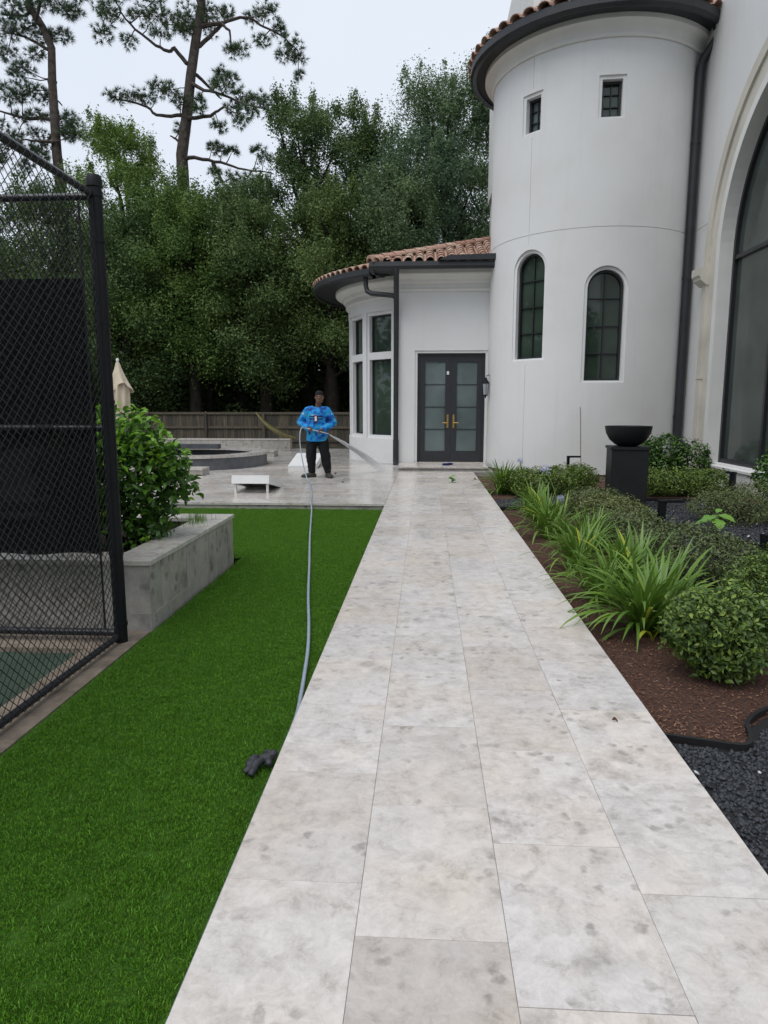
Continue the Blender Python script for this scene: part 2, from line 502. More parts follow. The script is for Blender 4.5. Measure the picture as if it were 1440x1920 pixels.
def make_terracotta():
    m, nt, b = nodes_of('terracotta')
    oi = nt.nodes.new('ShaderNodeObjectInfo')
    r = ramp(nt, oi.outputs['Random'], [(0, (0.40, 0.225, 0.165)), (0.35, (0.50, 0.33, 0.26)), (0.7, (0.45, 0.285, 0.22)), (1, (0.62, 0.49, 0.39))])
    n = noise(nt, 9, 5, 0.6, world_pos(nt))
    d = ramp(nt, n.outputs['Fac'], [(0.35, (0.75, 0.75, 0.75)), (0.65, (1.08, 1.05, 1.02))])
    nt.links.new(mix(nt, 1.0, r.outputs['Color'], d.outputs['Color'], 'MULTIPLY'), b.inputs['Base Color'])
    b.inputs['Roughness'].default_value = 0.85
    return m
M['terracotta'] = make_terracotta()

def make_fence_wood():
    m, nt, b = nodes_of('fence_wood')
    p = world_pos(nt)
    oi = nt.nodes.new('ShaderNodeObjectInfo')
    mp = N(nt, 'ShaderNodeMapping'); mp.inputs['Scale'].default_value = (14, 14, 1.2)
    nt.links.new(p, mp.inputs['Vector'])
    n = noise(nt, 1.5, 5, 0.65, mp.outputs['Vector'])
    r = ramp(nt, n.outputs['Fac'], [(0.3, (0.06, 0.052, 0.042)), (0.7, (0.16, 0.14, 0.11))])
    t = ramp(nt, oi.outputs['Random'], [(0, (0.6, 0.6, 0.6)), (1, (1.15, 1.1, 1.0))])
    nt.links.new(mix(nt, 1.0, r.outputs['Color'], t.outputs['Color'], 'MULTIPLY'), b.inputs['Base Color'])
    b.inputs['Roughness'].default_value = 0.9
    return m
M['fence_wood'] = make_fence_wood()

def make_screen():
    m, nt, b = nodes_of('windscreen')
    b.inputs['Base Color'].default_value = (0.005, 0.006, 0.008, 1)
    b.inputs['Roughness'].default_value = 0.9
    b.inputs['Specular IOR Level'].default_value = 0.1
    tr = nt.nodes.new('ShaderNodeBsdfTransparent')
    ms = nt.nodes.new('ShaderNodeMixShader'); ms.inputs[0].default_value = 0.02
    nt.links.new(b.outputs[0], ms.inputs[1]); nt.links.new(tr.outputs[0], ms.inputs[2])
    nt.links.new(ms.outputs[0], nt.nodes['Material Output'].inputs['Surface'])
    return m
M['screen'] = make_screen()

def make_water(name, alpha):
    m, nt, b = nodes_of(name)
    b.inputs['Base Color'].default_value = (0.96, 0.97, 0.98, 1)
    b.inputs['Roughness'].default_value = 0.5
    tl = nt.nodes.new('ShaderNodeBsdfTranslucent'); tl.inputs['Color'].default_value = (0.95, 0.97, 1.0, 1)
    m0 = nt.nodes.new('ShaderNodeMixShader'); m0.inputs[0].default_value = 0.35
    nt.links.new(b.outputs[0], m0.inputs[1]); nt.links.new(tl.outputs[0], m0.inputs[2])
    tr = nt.nodes.new('ShaderNodeBsdfTransparent')
    ms = nt.nodes.new('ShaderNodeMixShader'); ms.inputs[0].default_value = 1 - alpha
    nt.links.new(m0.outputs[0], ms.inputs[1]); nt.links.new(tr.outputs[0], ms.inputs[2])
    nt.links.new(ms.outputs[0], nt.nodes['Material Output'].inputs['Surface'])
    return m
M['jet'] = make_water('jet', 1.0)
def make_pool():
    m, nt, b = nodes_of('pool_water')
    b.inputs['Base Color'].default_value = (0.02, 0.03, 0.035, 1)
    b.inputs['Roughness'].default_value = 0.05
    bump(nt, b, noise(nt, 6, 3, 0.5, world_pos(nt)).outputs['Fac'], 0.15, 0.02)
    return m
M['pool'] = make_pool()

def make_shirt():
    m, nt, b = nodes_of('shirt')
    tc = nt.nodes.new('ShaderNodeTexCoord')
    p = tc.outputs['Object']
    n = noise(nt, 7.5, 5, 0.62, p)
    c = ramp(nt, n.outputs['Fac'], [(0.36, (0.006, 0.02, 0.11)), (0.44, (0.010, 0.10, 0.40)), (0.51, (0.012, 0.25, 0.62)), (0.57, (0.015, 0.30, 0.60)), (0.62, (0.05, 0.29, 0.36)), (0.70, (0.32, 0.48, 0.68))]).outputs['Color']
    nt.links.new(c, b.inputs['Base Color'])
    b.inputs['Roughness'].default_value = 0.75
    b.inputs['Specular IOR Level'].default_value = 0.3
    return m
M['shirt'] = make_shirt()
M['print_dark'] = plain('print_dark', (0.02, 0.025, 0.06), 0.8, 0.2)
M['print_white'] = plain('print_white', (0.70, 0.72, 0.78), 0.8, 0.2)
M['print_red'] = plain('print_red', (0.45, 0.05, 0.06), 0.8, 0.2)

# ================================================================== SETTING
def structure(name, mb, mat, **kw):
    o = mb.build(name, mat, None, **kw)
    o['kind'] = 'structure'
    return o

structure('ground', MB().box(-150, 150, -120, 220, -1.2, -0.20), M['earth'])

# ---- path and terrace, every paving slab a piece of its own
PATH_X0, TW, TL = -0.594, 0.4135, 0.627
path = structure('path', MB().box(PATH_X0+0.004, PATH_X0+4*TW-0.004, 0.3, 15.25, -0.19, -0.004), M['grout'])

def slab_mesh(name, lx, ly, th, mat):
    mb = MB().box(0, lx, 0, ly, -th, 0)
    me = mb.mesh(name)
    bm = bmesh.new(); bm.from_mesh(me)
    es = [e for e in bm.edges if all(v.co.z > -1e-4 for v in e.verts)]
    bmesh.ops.bevel(bm, geom=es, offset=0.0007, segments=1, affect='EDGES')
    bm.to_mesh(me); bm.free()
    me.materials.append(mat)
    return me
slab_cache = {}
def slab(parent, x, y, lx, ly, mat_key, name='stone_slab', z=0.0, gap=0.0013):
    key = (round(lx, 3), round(ly, 3), mat_key)
    if key not in slab_cache:
        slab_cache[key] = slab_mesh('stone_slab', lx-gap, ly-gap, 0.035, M[mat_key])
    o = bpy.data.objects.new(name, slab_cache[key])
    COL.objects.link(o)
    o.parent = parent
    o.location = (x+gap/2, y+gap/2, z + random.uniform(-0.0008, 0.0008))
    o.rotation_euler = (random.uniform(-0.0012, 0.0012), random.uniform(-0.0012, 0.0012), 0)
    return o
for c, ph in enumerate((1.876, 1.667, 1.467, 1.879)):
    y = ph - 2*TL
    while y < 15.24:
        ly = min(TL, 15.25 - y)
        if ly > 0.05:
            slab(path, PATH_X0 + c*TW, y, TW, ly, 'paver')
        y += TL

TER_Y0 = 10.10
terrace = structure('terrace', MB().box(-14, PATH_X0-0.001, TER_Y0+0.012, 23.6, -0.19, -0.007).box(PATH_X0+0.002, 1.55, 15.252, 16.79, -0.19, -0.007), M['grout'])
# edge coping, slabs, and beyond the pick-out distance one sheet
rows = int((17.2-TER_Y0-0.35)/TW)
x = -12.0
while x < PATH_X0 - 0.05:
    lx = min(TL*1.25, PATH_X0-0.002-x)
    slab(terrace, x, TER_Y0-0.02, lx, 0.35, 'paver_wet', 'coping_stone', 0.001)
    x += TL*1.25
for r in range(rows):
    x = -7.6 - (r % 2)*TL/2
    while x < PATH_X0 - 0.05:
        lx = min(TL, PATH_X0-0.002-x)
        if lx > 0.06:
            slab(terrace, x, TER_Y0+0.33+r*TW, lx, TW, 'paver_wet')
        x += TL
yb = TER_Y0+0.33+rows*TW
def make_far_paving():
    m, nt, b = nodes_of('far_paving')
    p = world_pos(nt)
    br = N(nt, 'ShaderNodeTexBrick', Scale=1.0)
    br.inputs['Brick Width'].default_value = TL; br.inputs['Row Height'].default_value = TW
    br.inputs['Mortar Size'].default_value = 0.006
    br.inputs['Color1'].default_value = (0.45, 0.435, 0.415, 1); br.inputs['Color2'].default_value = (0.38, 0.365, 0.345, 1)
    br.inputs['Mortar'].default_value = (0.18, 0.17, 0.16, 1)
    nt.links.new(p, br.inputs['Vector'])
    n = noise(nt, 2.2, 5, 0.6, p)
    d = ramp(nt, n.outputs['Fac'], [(0.3, (0.72, 0.71, 0.7)), (0.7, (1.08, 1.08, 1.08))])
    nt.links.new(mix(nt, 1.0, br.outputs['Color'], d.outputs['Color'], 'MULTIPLY'), b.inputs['Base Color'])
    b.inputs['Roughness'].default_value = 0.24
    return m
M['far_paving'] = make_far_paving()
MB().box(-14, PATH_X0-0.002, yb+0.002, 23.6, -0.006, 0.0).build('far_paving', M['far_paving'], terrace)
MB().box(-14, -8.25, TER_Y0+0.35, yb, -0.006, 0.0).build('far_paving', M['far_paving'], terrace)
# riser face under the terrace edge, clad in stone pieces
x = -12.0
while x < PATH_X0-0.05:
    lx = min(0.9, PATH_X0-0.002-x)
    MB().box(x+0.002, x+lx-0.002, TER_Y0, TER_Y0+0.03, -0.14, -0.036).build('riser_stone', M['clad'], terrace)
    x += 0.9
# side faces of the path
for side in (PATH_X0-0.012, PATH_X0+4*TW-0.004):
    y = 0.5
    while y < TER_Y0-0.05:
        ly = min(1.25, TER_Y0-0.03-y)
        MB().box(side, side+0.014, y+0.002, y+ly-0.002, -0.14, -0.036).build('edge_stone', M['clad'], path)
        y += 1.25
# step in front of the door
step = structure('door_step', MB().box(-0.62, 1.40, 15.55, 16.78, -0.15, 0.05), M['grout'])
for i in range(4):
    slab(step, -0.64+i*0.512, 15.53, 0.512, 1.25, 'paver', 'step_stone', 0.085)

# ---- artificial turf: base sheet and blades
turf = structure('lawn', MB().add([(-1.86,0.3,-0.1),(-0.607,0.3,-0.1),(-0.607,TER_Y0-0.001,-0.1),(-9,TER_Y0-0.001,-0.1),(-9,6.75,-0.1),(-1.86,6.75,-0.1)], [(0,1,2,3,4,5)]), M['turf_base'])

def gn_scatter(name, emitter_mb, inst_obj, density, smin, smax, label, cat, seed=0, tilt=0.35):
    me = emitter_mb.mesh(name)
    o = obj_from(name, me)
    tag(o, label, cat, kind='stuff')
    ng = bpy.data.node_groups.new(name + '_scatter', 'GeometryNodeTree')
    ng.interface.new_socket('Geometry', in_out='INPUT', socket_type='NodeSocketGeometry')
    ng.interface.new_socket('Geometry', in_out='OUTPUT', socket_type='NodeSocketGeometry')
    gi = ng.nodes.new('NodeGroupInput'); go = ng.nodes.new('NodeGroupOutput')
    d = ng.nodes.new('GeometryNodeDistributePointsOnFaces')
    d.inputs['Density'].default_value = density
    d.inputs['Seed'].default_value = seed
    ip = ng.nodes.new('GeometryNodeInstanceOnPoints')
    oi = ng.nodes.new('GeometryNodeObjectInfo')
    oi.inputs['Object'].default_value = inst_obj
    oi.inputs['As Instance'].default_value = True
    rv = ng.nodes.new('FunctionNodeRandomValue'); rv.data_type = 'FLOAT_VECTOR'
    rv.inputs[0].default_value = (-tilt, -tilt, 0); rv.inputs[1].default_value = (tilt, tilt, 6.283)
    rs = ng.nodes.new('FunctionNodeRandomValue'); rs.data_type = 'FLOAT'
    rs.inputs[2].default_value = smin; rs.inputs[3].default_value = smax
    rs.inputs['Seed'].default_value = seed+5
    L = ng.links
    L.new(gi.outputs[0], d.inputs['Mesh'])
    L.new(d.outputs['Points'], ip.inputs['Points'])
    L.new(oi.outputs['Geometry'], ip.inputs['Instance'])
    L.new(rv.outputs[0], ip.inputs['Rotation'])
    L.new(rs.outputs[1], ip.inputs['Scale'])
    L.new(ip.outputs['Instances'], go.inputs[0])
    md = o.modifiers.new('scatter', 'NODES'); md.node_group = ng
    return o

def hidden_source(name, me):
    """a mesh used only as the shape the scatter repeats; linked nowhere, so it is not in the scene itself"""
    return bpy.data.objects.new(name, me)

def blade_patch(nb, spread, h):
    V, F = [], []
    for i in range(nb):
        x, y = random.uniform(-spread, spread), random.uniform(-spread, spread)
        a = random.uniform(0, 6.283); w = random.uniform(0.0009, 0.0014)
        hh = h*random.uniform(0.7, 1.1); lean = hh*random.uniform(0.15, 0.8); la = random.uniform(0, 6.283)
        dx, dy = math.cos(a)*w, math.sin(a)*w
        lx, ly = math.cos(la)*lean, math.sin(la)*lean
        n = len(V)
        V += [(x-dx, y-dy, 0), (x+dx, y+dy, 0), (x+dx+lx*.35, y+dy+ly*.35, hh*.6), (x-dx+lx*.35, y-dy+ly*.35, hh*.6), (x+lx, y+ly, hh*.92)]
        F += [(n, n+1, n+2, n+3), (n+3, n+2, n+4)]
    me = bpy.data.meshes.new('turf_tuft'); me.from_pydata(V, [], F); me.update()
    me.materials.append(M['turf_blade'])
    return me
tuft = hidden_source('turf_tuft', blade_patch(46, 0.034, 0.0135))
gn_scatter('turf_grass', MB().add([(-1.82,0.6,-0.0985),(-0.645,0.6,-0.0985),(-0.645,6.75,-0.0985),(-1.82,6.75,-0.0985)], [(0,1,2,3)]).add([(-6.5,6.75,-0.0985),(-0.645,6.75,-0.0985),(-0.645,TER_Y0-0.03,-0.0985),(-6.5,TER_Y0-0.03,-0.0985)], [(0,1,2,3)]),
           tuft, 2100, 0.8, 1.2, 'short dense green artificial turf beside the pale stone path', 'turf', 3)

# ---- court and concrete strip inside the chain link fence
structure('court', MB().box(-12, -2.15, -1.0, 4.05, -0.19, -0.125), M['court'])
structure('concrete_strip', MB().box(-2.15, -1.862, -1.0, 4.42, -0.19, -0.092).box(-12, -2.151, 4.051, 4.42, -0.19, -0.093), M['concrete'])

# ---- garden bed ground
structure('garden_bed', MB().box(1.072, 5.44, 0.3, 16.0, -0.19, -0.10), M['mulch'])

# ================================================================== HOUSE
house = thing('mansion', 'white stucco house with round turret, rounded bay and terracotta tiled roofs', 'house', (3.65, 16.6, 0))
TX, TY, TR = 3.65, 16.6, 2.2
JZ = 4.92

def radial(cx, cy, a):
    s_, c_ = math.sin(R(a)), math.cos(R(a))
    return Vector((s_, -c_, 0)), Vector((c_, s_, 0))   # outwards, tangent (to the right seen from outside)

def arch_profile(w, z0, zs, n=14, flat=False):
    """outline (t,z): straight jambs from z0 to zs, half circle above"""
    h = w/2
    if flat: return [(-h, z0), (h, z0), (h, zs), (-h, zs)]
    return [(-h, z0), (h, z0)] + [(h*math.cos(math.pi*i/n), zs + h*math.sin(math.pi*i/n)) for i in range(n+1)]

def radial_prism(mb, prof, cx, cy, a, r0, r1):
    o, t = radial(cx, cy, a)
    c = Vector((cx, cy, 0))
    n = len(prof)
    V = [c + o*r + t*p[0] + Vector((0, 0, p[1])) for r in (r0, r1) for p in prof]
    mb.add(V, [tuple(range(n)), tuple(range(n, 2*n))[::-1]] + [(i, n+i, n+(i+1) % n, (i+1) % n) for i in range(n)])
    return mb

# turret wall
wall = MB().lathe([(TR-0.45, 0.035), (TR, 0.035), (TR, JZ-0.007), (TR-0.012, JZ-0.005), (TR-0.012, JZ+0.005), (TR, JZ+0.007), (TR, 8.45), (TR-0.45, 8.45)], TX, TY, n=144, closed=True)
turret = wall.build('turret_wall', M['stucco'], house)
W_T = [(-44.5, 0.70, 2.43, 4.57, False), (-2.5, 0.72, 1.95, 4.12, False), (-45.5, 0.36, 6.92, 7.58, True), (-4.0, 0.38, 6.93, 7.60, True)]
cut1 = MB(); cut2 = MB()
for a, w, z0, z1, flat in W_T:
    zs = z1 if flat else z1-w/2
    e = 0.065
    radial_prism(cut1, arch_profile(w+2*e, z0-e*0.6, zs+(e if flat else 0), 18, flat), TX, TY, a, TR-0.028-(0.03 if not flat else 0.01), TR+0.4)
    radial_prism(cut2, arch_profile(w, z0, zs, 18, flat), TX, TY, a, TR-0.30, TR+0.4)
# vertical control joint
o_, t_ = radial(TX, TY, -45.2)
for z0, z1 in ((0.0, 2.3), (4.72, 6.80), (7.72, 8.3)):
    cut2.obox(Vector((TX, TY, (z0+z1)/2)) + o_*TR, o_*0.010, t_*0.005, Vector((0, 0, (z1-z0)/2)))
boolean_cut(turret, cut1)
boolean_cut(turret, cut2)
MB().lathe([(TR-0.4, -0.3), (TR-0.035, -0.3), (TR-0.035, 0.033), (TR-0.4, 0.033)], TX, TY, n=96, closed=True).build('foundation', M['foundation'], house)

def turret_window(a, w, z0, z1, flat, cols, rws, glass):
    o, t = radial(TX, TY, a)
    zs = z1 if flat else z1-w/2
    win = bpy.data.objects.new('window', None); COL.objects.link(win); win.parent = house; win.empty_display_size = 0.1
    base = Vector((TX, TY, 0)) + o*(TR-0.19) + Vector((0, 0, z0))
    win.location = base - base_of(house)
    radial_prism(MB(), arch_profile(w-0.01, z0+0.005, zs-(0.005 if flat else 0), 20, flat), TX, TY, a, TR-0.235, TR-0.225).build('pane', M[glass], win)
    # frame ring
    fr = MB(); fw = 0.045
    outp = arch_profile(w-0.002, z0+0.001, zs-(0.001 if flat else 0), 20, flat)
    inp = arch_profile(w-2*fw, z0+fw, zs-(fw if flat else 0), 20, flat)
    c = Vector((TX, TY, 0)); n = len(outp)
    V = [c + o*r + t*p[0] + Vector((0, 0, p[1])) for r in (TR-0.225, TR-0.15) for P_ in (outp, inp) for p in P_]
    F = []
    for i in range(n):
        j = (i+1) % n
        F += [(2*n+i, 2*n+j, 3*n+j, 3*n+i), (n+i, n+j, 3*n+j, 3*n+i), (i, j, n+j, n+i), (i, j, 2*n+j, 2*n+i)]
    fr.add(V, F); fr.build('frame', M['window_black'], win)
    for k in range(1, cols):
        tt = -w/2 + w*k/cols
        zt = (zs + math.sqrt(max(0, (w/2-fw)**2 - tt*tt))) if not flat else zs-fw
        MB().obox(c + o*(TR-0.205) + t*tt + Vector((0, 0, (z0+fw+zt)/2)), o*0.02, t*0.0095, Vector((0, 0, (zt-z0-fw)/2))).build('muntin', M['window_black'], win)
    hh = (z1-z0)/rws
    for k in range(1, rws):
        z = z0 + hh*k
        half = w/2-fw if z <= zs else math.sqrt(max(0.0, (w/2-fw)**2-(z-zs)**2))
        MB().obox(c + o*(TR-0.2055) + Vector((0, 0, z)), o*0.0205, t*half, Vector((0, 0, 0.0095))).build('muntin', M['window_black'], win)
turret_window(*W_T[0], 2, 4, 'glass')
turret_window(*W_T[1], 2, 4, 'glass')
turret_window(*W_T[2], 2, 3, 'glass_pale')
turret_window(*W_T[3], 2, 3, 'glass')

# turret cornice, soffit, gutter, roof
MB().lathe([(TR-0.02, 8.31), (TR+0.04, 8.31), (TR+0.055, 8.335), (TR+0.055, 8.36), (TR+0.035, 8.375), (TR+0.045, 8.43), (TR+0.09, 8.50), (TR+0.16, 8.545), (TR+0.20, 8.555), (TR+0.20, 8.66), (TR-0.02, 8.66)], TX, TY, n=120, closed=True).build('cornice', M['stucco_trim'], house, smooth=30)
MB().lathe([(TR+0.1, 8.63), (TR+0.40, 8.66), (TR+0.40, 8.63), (TR+0.48, 8.60), (TR+0.53, 8.66), (TR+0.53, 8.80), (TR+0.50, 8.83), (TR+0.45, 8.80), (TR+0.1, 8.80)], TX, TY, n=56, closed=True).build('gutter', M['charcoal'], house)
def tile_mesh(length, r0, r1, th=0.014, n=7):
    """half-round clay tile lying along +Y, rising at the back, arch up"""
    V, F = [], []
    for (y, r) in ((0, r0), (length, r1)):
        for rr in (r, r-th):
            for k in range(n+1):
                a = math.pi*k/n
                V.append((-rr*math.cos(a), y, rr*math.sin(a)))
    m = n+1
    for k in range(n):
        F.append((k, k+1, 2*m+k+1, 2*m+k))
        F.append((m+k, 3*m+k, 3*m+k+1, m+k+1))
        F.append((k, m+k, m+k+1, k+1))
        F.append((2*m+k, 2*m+k+1, 3*m+k+1, 3*m+k))
    F += [(0, 2*m, 3*m, m), (m-1, 2*m-1, 4*m-1, 3*m-1)]
    mb = MB(); mb.add(V, F)
    me = mb.mesh('roof_tile')
    me.materials.append(M['terracotta'])
    return me
TILE = tile_mesh(0.44, 0.105, 0.085)
def put_tile(parent, pos, up_dir, slope, sx=1.0, roll=0.0):
    """up_dir: horizontal unit vector pointing up the roof"""
    d = Vector((up_dir[0], up_dir[1], 0)).normalized()
    yv = (d*math.cos(slope) + Vector((0, 0, 1))*math.sin(slope)).normalized()
    xv = yv.cross(Vector((0, 0, 1))).normalized()
    zv = xv.cross(yv)
    mat = Matrix((xv, yv, zv)).transposed().to_4x4()
    mat = mat @ Matrix.Rotation(random.uniform(-0.03, 0.03)+roll, 4, 'Z') @ Matrix.Diagonal((sx, 1, 1, 1))
    mat.translation = Vector(pos) - base_of(parent)
    o = bpy.data.objects.new('roof_tile', TILE); COL.objects.link(o)
    o.parent = parent
    o.matrix_local = mat
    return o
def cone_roof(cx, cy, re, ze, m, a0, a1, nrow, n=64, rtop=0.05, pitch=0.235, fat=1.0):
    sheet = MB().lathe([(re, ze), (rtop, ze + m*(re-rtop))], cx, cy, a0, a1, n).build('roof', M['terracotta'], house)
    sl = math.atan(m)
    cnt0 = int(round((a1-a0)*math.pi/180*re/pitch))
    for r in range(nrow):
        rr = re + 0.05 - r*0.36*math.cos(sl)
        if rr < 0.5: break
        for k in range(cnt0):
            a = a0 + (a1-a0)*(k+0.5)/cnt0
            o, t = radial(cx, cy, a)
            p = Vector((cx, cy, 0)) + o*rr + Vector((0, 0, ze + m*(re-rr) + 0.012 + random.uniform(0, 0.008)))
            put_tile(sheet, p, -o, sl - 0.03, fat*min(1.0, rr/re))
    return sheet
cone_roof(TX, TY, TR+0.50, 8.82, 0.45, -175, 75, 3, pitch=0.31, fat=1.3)

# upper block of the house behind the turret and the long side wall
MB().box(2.55, 9.5, 18.2, 30.0, 4.0, 13.5).build('upper_wall', M['stucco'], house)
MB().box(2.45, 2.62, 18.12, 30.0, 9.6, 13.5).box(3.42, 3.60, 18.1, 18.3, 9.0, 13.5).build('corner_moulding', M['stucco_trim'], house)
WX = 5.45
mw = MB().box(WX, WX+0.45, 1.5, 18.0, -0.2, 13.5).build('side_wall', M['stucco'], house)
AC, AZ, AR = 10.98, 4.2, 2.67
def arch_yz(r, z0, n=40):
    return [(AC-r, z0), (AC+r, z0)] + [(AC + r*math.cos(math.pi*i/n), AZ + r*math.sin(math.pi*i/n)) for i in range(n+1)]
cutm = MB().prism(arch_yz(AR, 0.37), 'x', WX-0.5, WX+0.30)
boolean_cut(mw, cutm)
cutm = MB().box(WX-0.1, WX+0.012, 13.9, 15.6, JZ+0.03, JZ+0.04)
boolean_cut(mw, cutm)
def arch_band(r0, r1, x0, x1, z0, name, mat, n=40):
    A, B = arch_yz(r1, z0, n)[1:], arch_yz(r0, z0, n)[1:]
    A.append((AC-r1, z0)); B.append((AC-r0, z0))
    V = [(x, p[0], p[1]) for x in (x0, x1) for P_ in (A, B) for p in P_]
    k = len(A); F = []
    for i in range(k-1):
        F += [(i, i+1, k+i+1, k+i), (2*k+i, 3*k+i, 3*k+i+1, 2*k+i+1), (i, 2*k+i, 2*k+i+1, i+1), (k+i, k+i+1, 3*k+i+1, 3*k+i)]
    F += [(0, k, 3*k, 2*k), (k-1, 3*k-1, 4*k-1, 2*k-1)]
    return MB().add(V, F).build(name, mat, house)
arch_band(AR+0.42, AR+0.62, WX-0.10, WX+0.02, 0.0, 'arch_moulding', M['cast_stone'])
arch_band(AR+0.10, AR+0.42, WX-0.055, WX+0.02, 0.0, 'arch_moulding', M['cast_stone'])
arch_band(AR-0.06, AR+0.10, WX-0.085, WX+0.29, 0.37, 'arch_moulding', M['stucco_trim'])
# impost block on the pier
imp = MB().prism([(WX-0.10, 3.74), (WX-0.22, 3.84), (WX-0.22, 3.88), (WX-0.26, 3.92), (WX-0.26, 4.06), (WX+0.02, 4.06), (WX+0.02, 3.74)], 'y', 14.05, 14.42)
imp.build('impost', M['cast_stone'], house)
MB().box(WX-0.103, WX+0.02, 14.06, 14.285, 1.95, 1.965).build('stone_joint', M['foundation'], house)
# sill and plinth below the big window
MB().prism([(WX-0.10, 0.30), (WX-0.10, 0.34), (WX+0.28, 0.385), (WX+0.28, 0.30)], 'y', AC-AR-0.12, AC+AR+0.12).build('sill', M['stucco_trim'], house)
MB().box(WX-0.06, WX+0.1, AC-AR-0.12, AC+AR+0.12, -0.02, 0.299).build('plinth', M['stucco_trim'], house)
MB().box(WX-0.02, WX+0.1, AC-AR-0.12, 14.4, -0.3, -0.022).build('foundation', M['foundation'], house)
big = bpy.data.objects.new('window', None); COL.objects.link(big); big.parent = house; big.location = Vector((WX+0.2, AC, 0.37)) - base_of(house)
XR = WX + 0.2
AI = AR-0.06
ys = [AC-AI+0.06, 8.95+0.0, 10.42, 11.98, AC+AI-0.06]
def pane_poly(y0, y1, z0, z1):
    """part of the arched opening between two mullions"""
    pts = [(y0, z0), (y1, z0)]
    def top(y): return AZ + math.sqrt(max(0, (AI-0.05)**2 - (y-AC)**2))
    for i in range(13):
        y = y1 + (y0-y1)*i/12
        pts.append((y, min(z1, top(y))))
    return pts
for i in range(len(ys)-1):
    for z0, z1 in ((0.40, 4.12), (4.12, 9.0)):
        MB().prism(pane_poly(ys[i]+0.012, ys[i+1]-0.012, z0+0.01, z1-0.01), 'x', XR+0.03, XR+0.04).build('pane', M['glass_big'], big)
for y in ys[1:-1]:
    zt = AZ + math.sqrt((AI-0.03)**2 - (y-AC)**2)
    MB().box(XR-0.03, XR+0.05, y-0.035, y+0.035, 0.42, zt).build('mullion', M['window_black'], big)
MB().box(XR-0.028, XR+0.052, AC-AI+0.06, AC+AI-0.06, 4.085, 4.155).build('transom_bar', M['window_black'], big)
MB().box(XR-0.032, XR+0.048, AC-AI+0.06, AC+AI-0.06, 0.372, 0.45).build('bottom_rail', M['window_black'], big)
A, B = arch_yz(AI+0.03, 0.375)[1:], arch_yz(AI-0.075, 0.375)[1:]
A.append((AC-AI-0.03, 0.375)); B.append((AC-AI+0.075, 0.375))
V = [(x, p[0], p[1]) for x in (XR-0.04, XR+0.06) for P_ in (A, B) for p in P_]
k = len(A); F = []
for i in range(k-1):
    F += [(i, i+1, k+i+1, k+i), (2*k+i, 3*k+i, 3*k+i+1, 2*k+i+1), (i, 2*k+i, 2*k+i+1, i+1), (k+i, k+i+1, 3*k+i+1, 3*k+i)]
MB().add(V, F).build('frame', M['window_black'], big)

# turret downspout in the corner
o_, t_ = radial(TX, TY, 46.5)
dp = Vector((TX, TY, 0)) + o_*(TR+0.095)
g0 = Vector((TX, TY, 0)) + o_*(TR+0.44)
ds = MB().tube([g0+Vector((0, 0, 8.70)), g0+Vector((0, 0, 8.50)), dp+o_*0.03+Vector((0, 0, 8.12)), dp+Vector((0, 0, 7.9)), dp+Vector((0, 0, 0.15)), dp+Vector((0, 0, -0.05))], 0.082, 12).build('downspout', M['charcoal'], house, smooth=40)
for z in (1.2, 4.0, 6.6):
    MB().tube([dp+Vector((0, 0, z)), dp+Vector((0, 0, z+0.05))], 0.092, 12).build('strap', M['charcoal'], ds)
MB().obox(g0+Vector((0, 0, 8.70)), o_*0.10, t_*0.12, Vector((0, 0, 0.14))).build('gutter_box', M['charcoal'], house)
# loose thin cable down the turret face
def on_turret(a, z, off=0.008):
    o, t = radial(TX, TY, a)
    return Vector((TX, TY, z)) + o*(TR+off)
MB().tube([on_turret(-13.2, 1.42), on_turret(-12.6, 1.0), on_turret(-12.2, 0.6), on_turret(-11.6, 0.2), on_turret(-11.3, -0.05)], 0.006, 5).build('cable', M['cable'], house)

# ---- wing with the double door
DY = 16.8
WL, WR = -0.66, 1.62
DX0, DX1, DZ0, DZ1 = -0.215, 1.405, 0.085, 2.69
dwall = MB().box(WL, WR, DY, DY+0.35, 0.0, 4.62).build('wing_wall', M['stucco'], house)
boolean_cut(dwall, MB().box(DX0-0.06, DX1+0.06, DY-0.2, DY+0.03, -0.1, DZ1+0.06))
boolean_cut(dwall, MB().box(DX0, DX1, DY-0.2, DY+0.6, -0.1, DZ1))
boolean_cut(dwall, MB().box(DX0-0.008, DX0-0.001, DY-0.1, DY+0.008, DZ1+0.08, 3.05))
MB().box(DX0, DX1, DY+0.02, DY+0.3, 0.0, DZ0).build('threshold', M['cast_stone'], house)
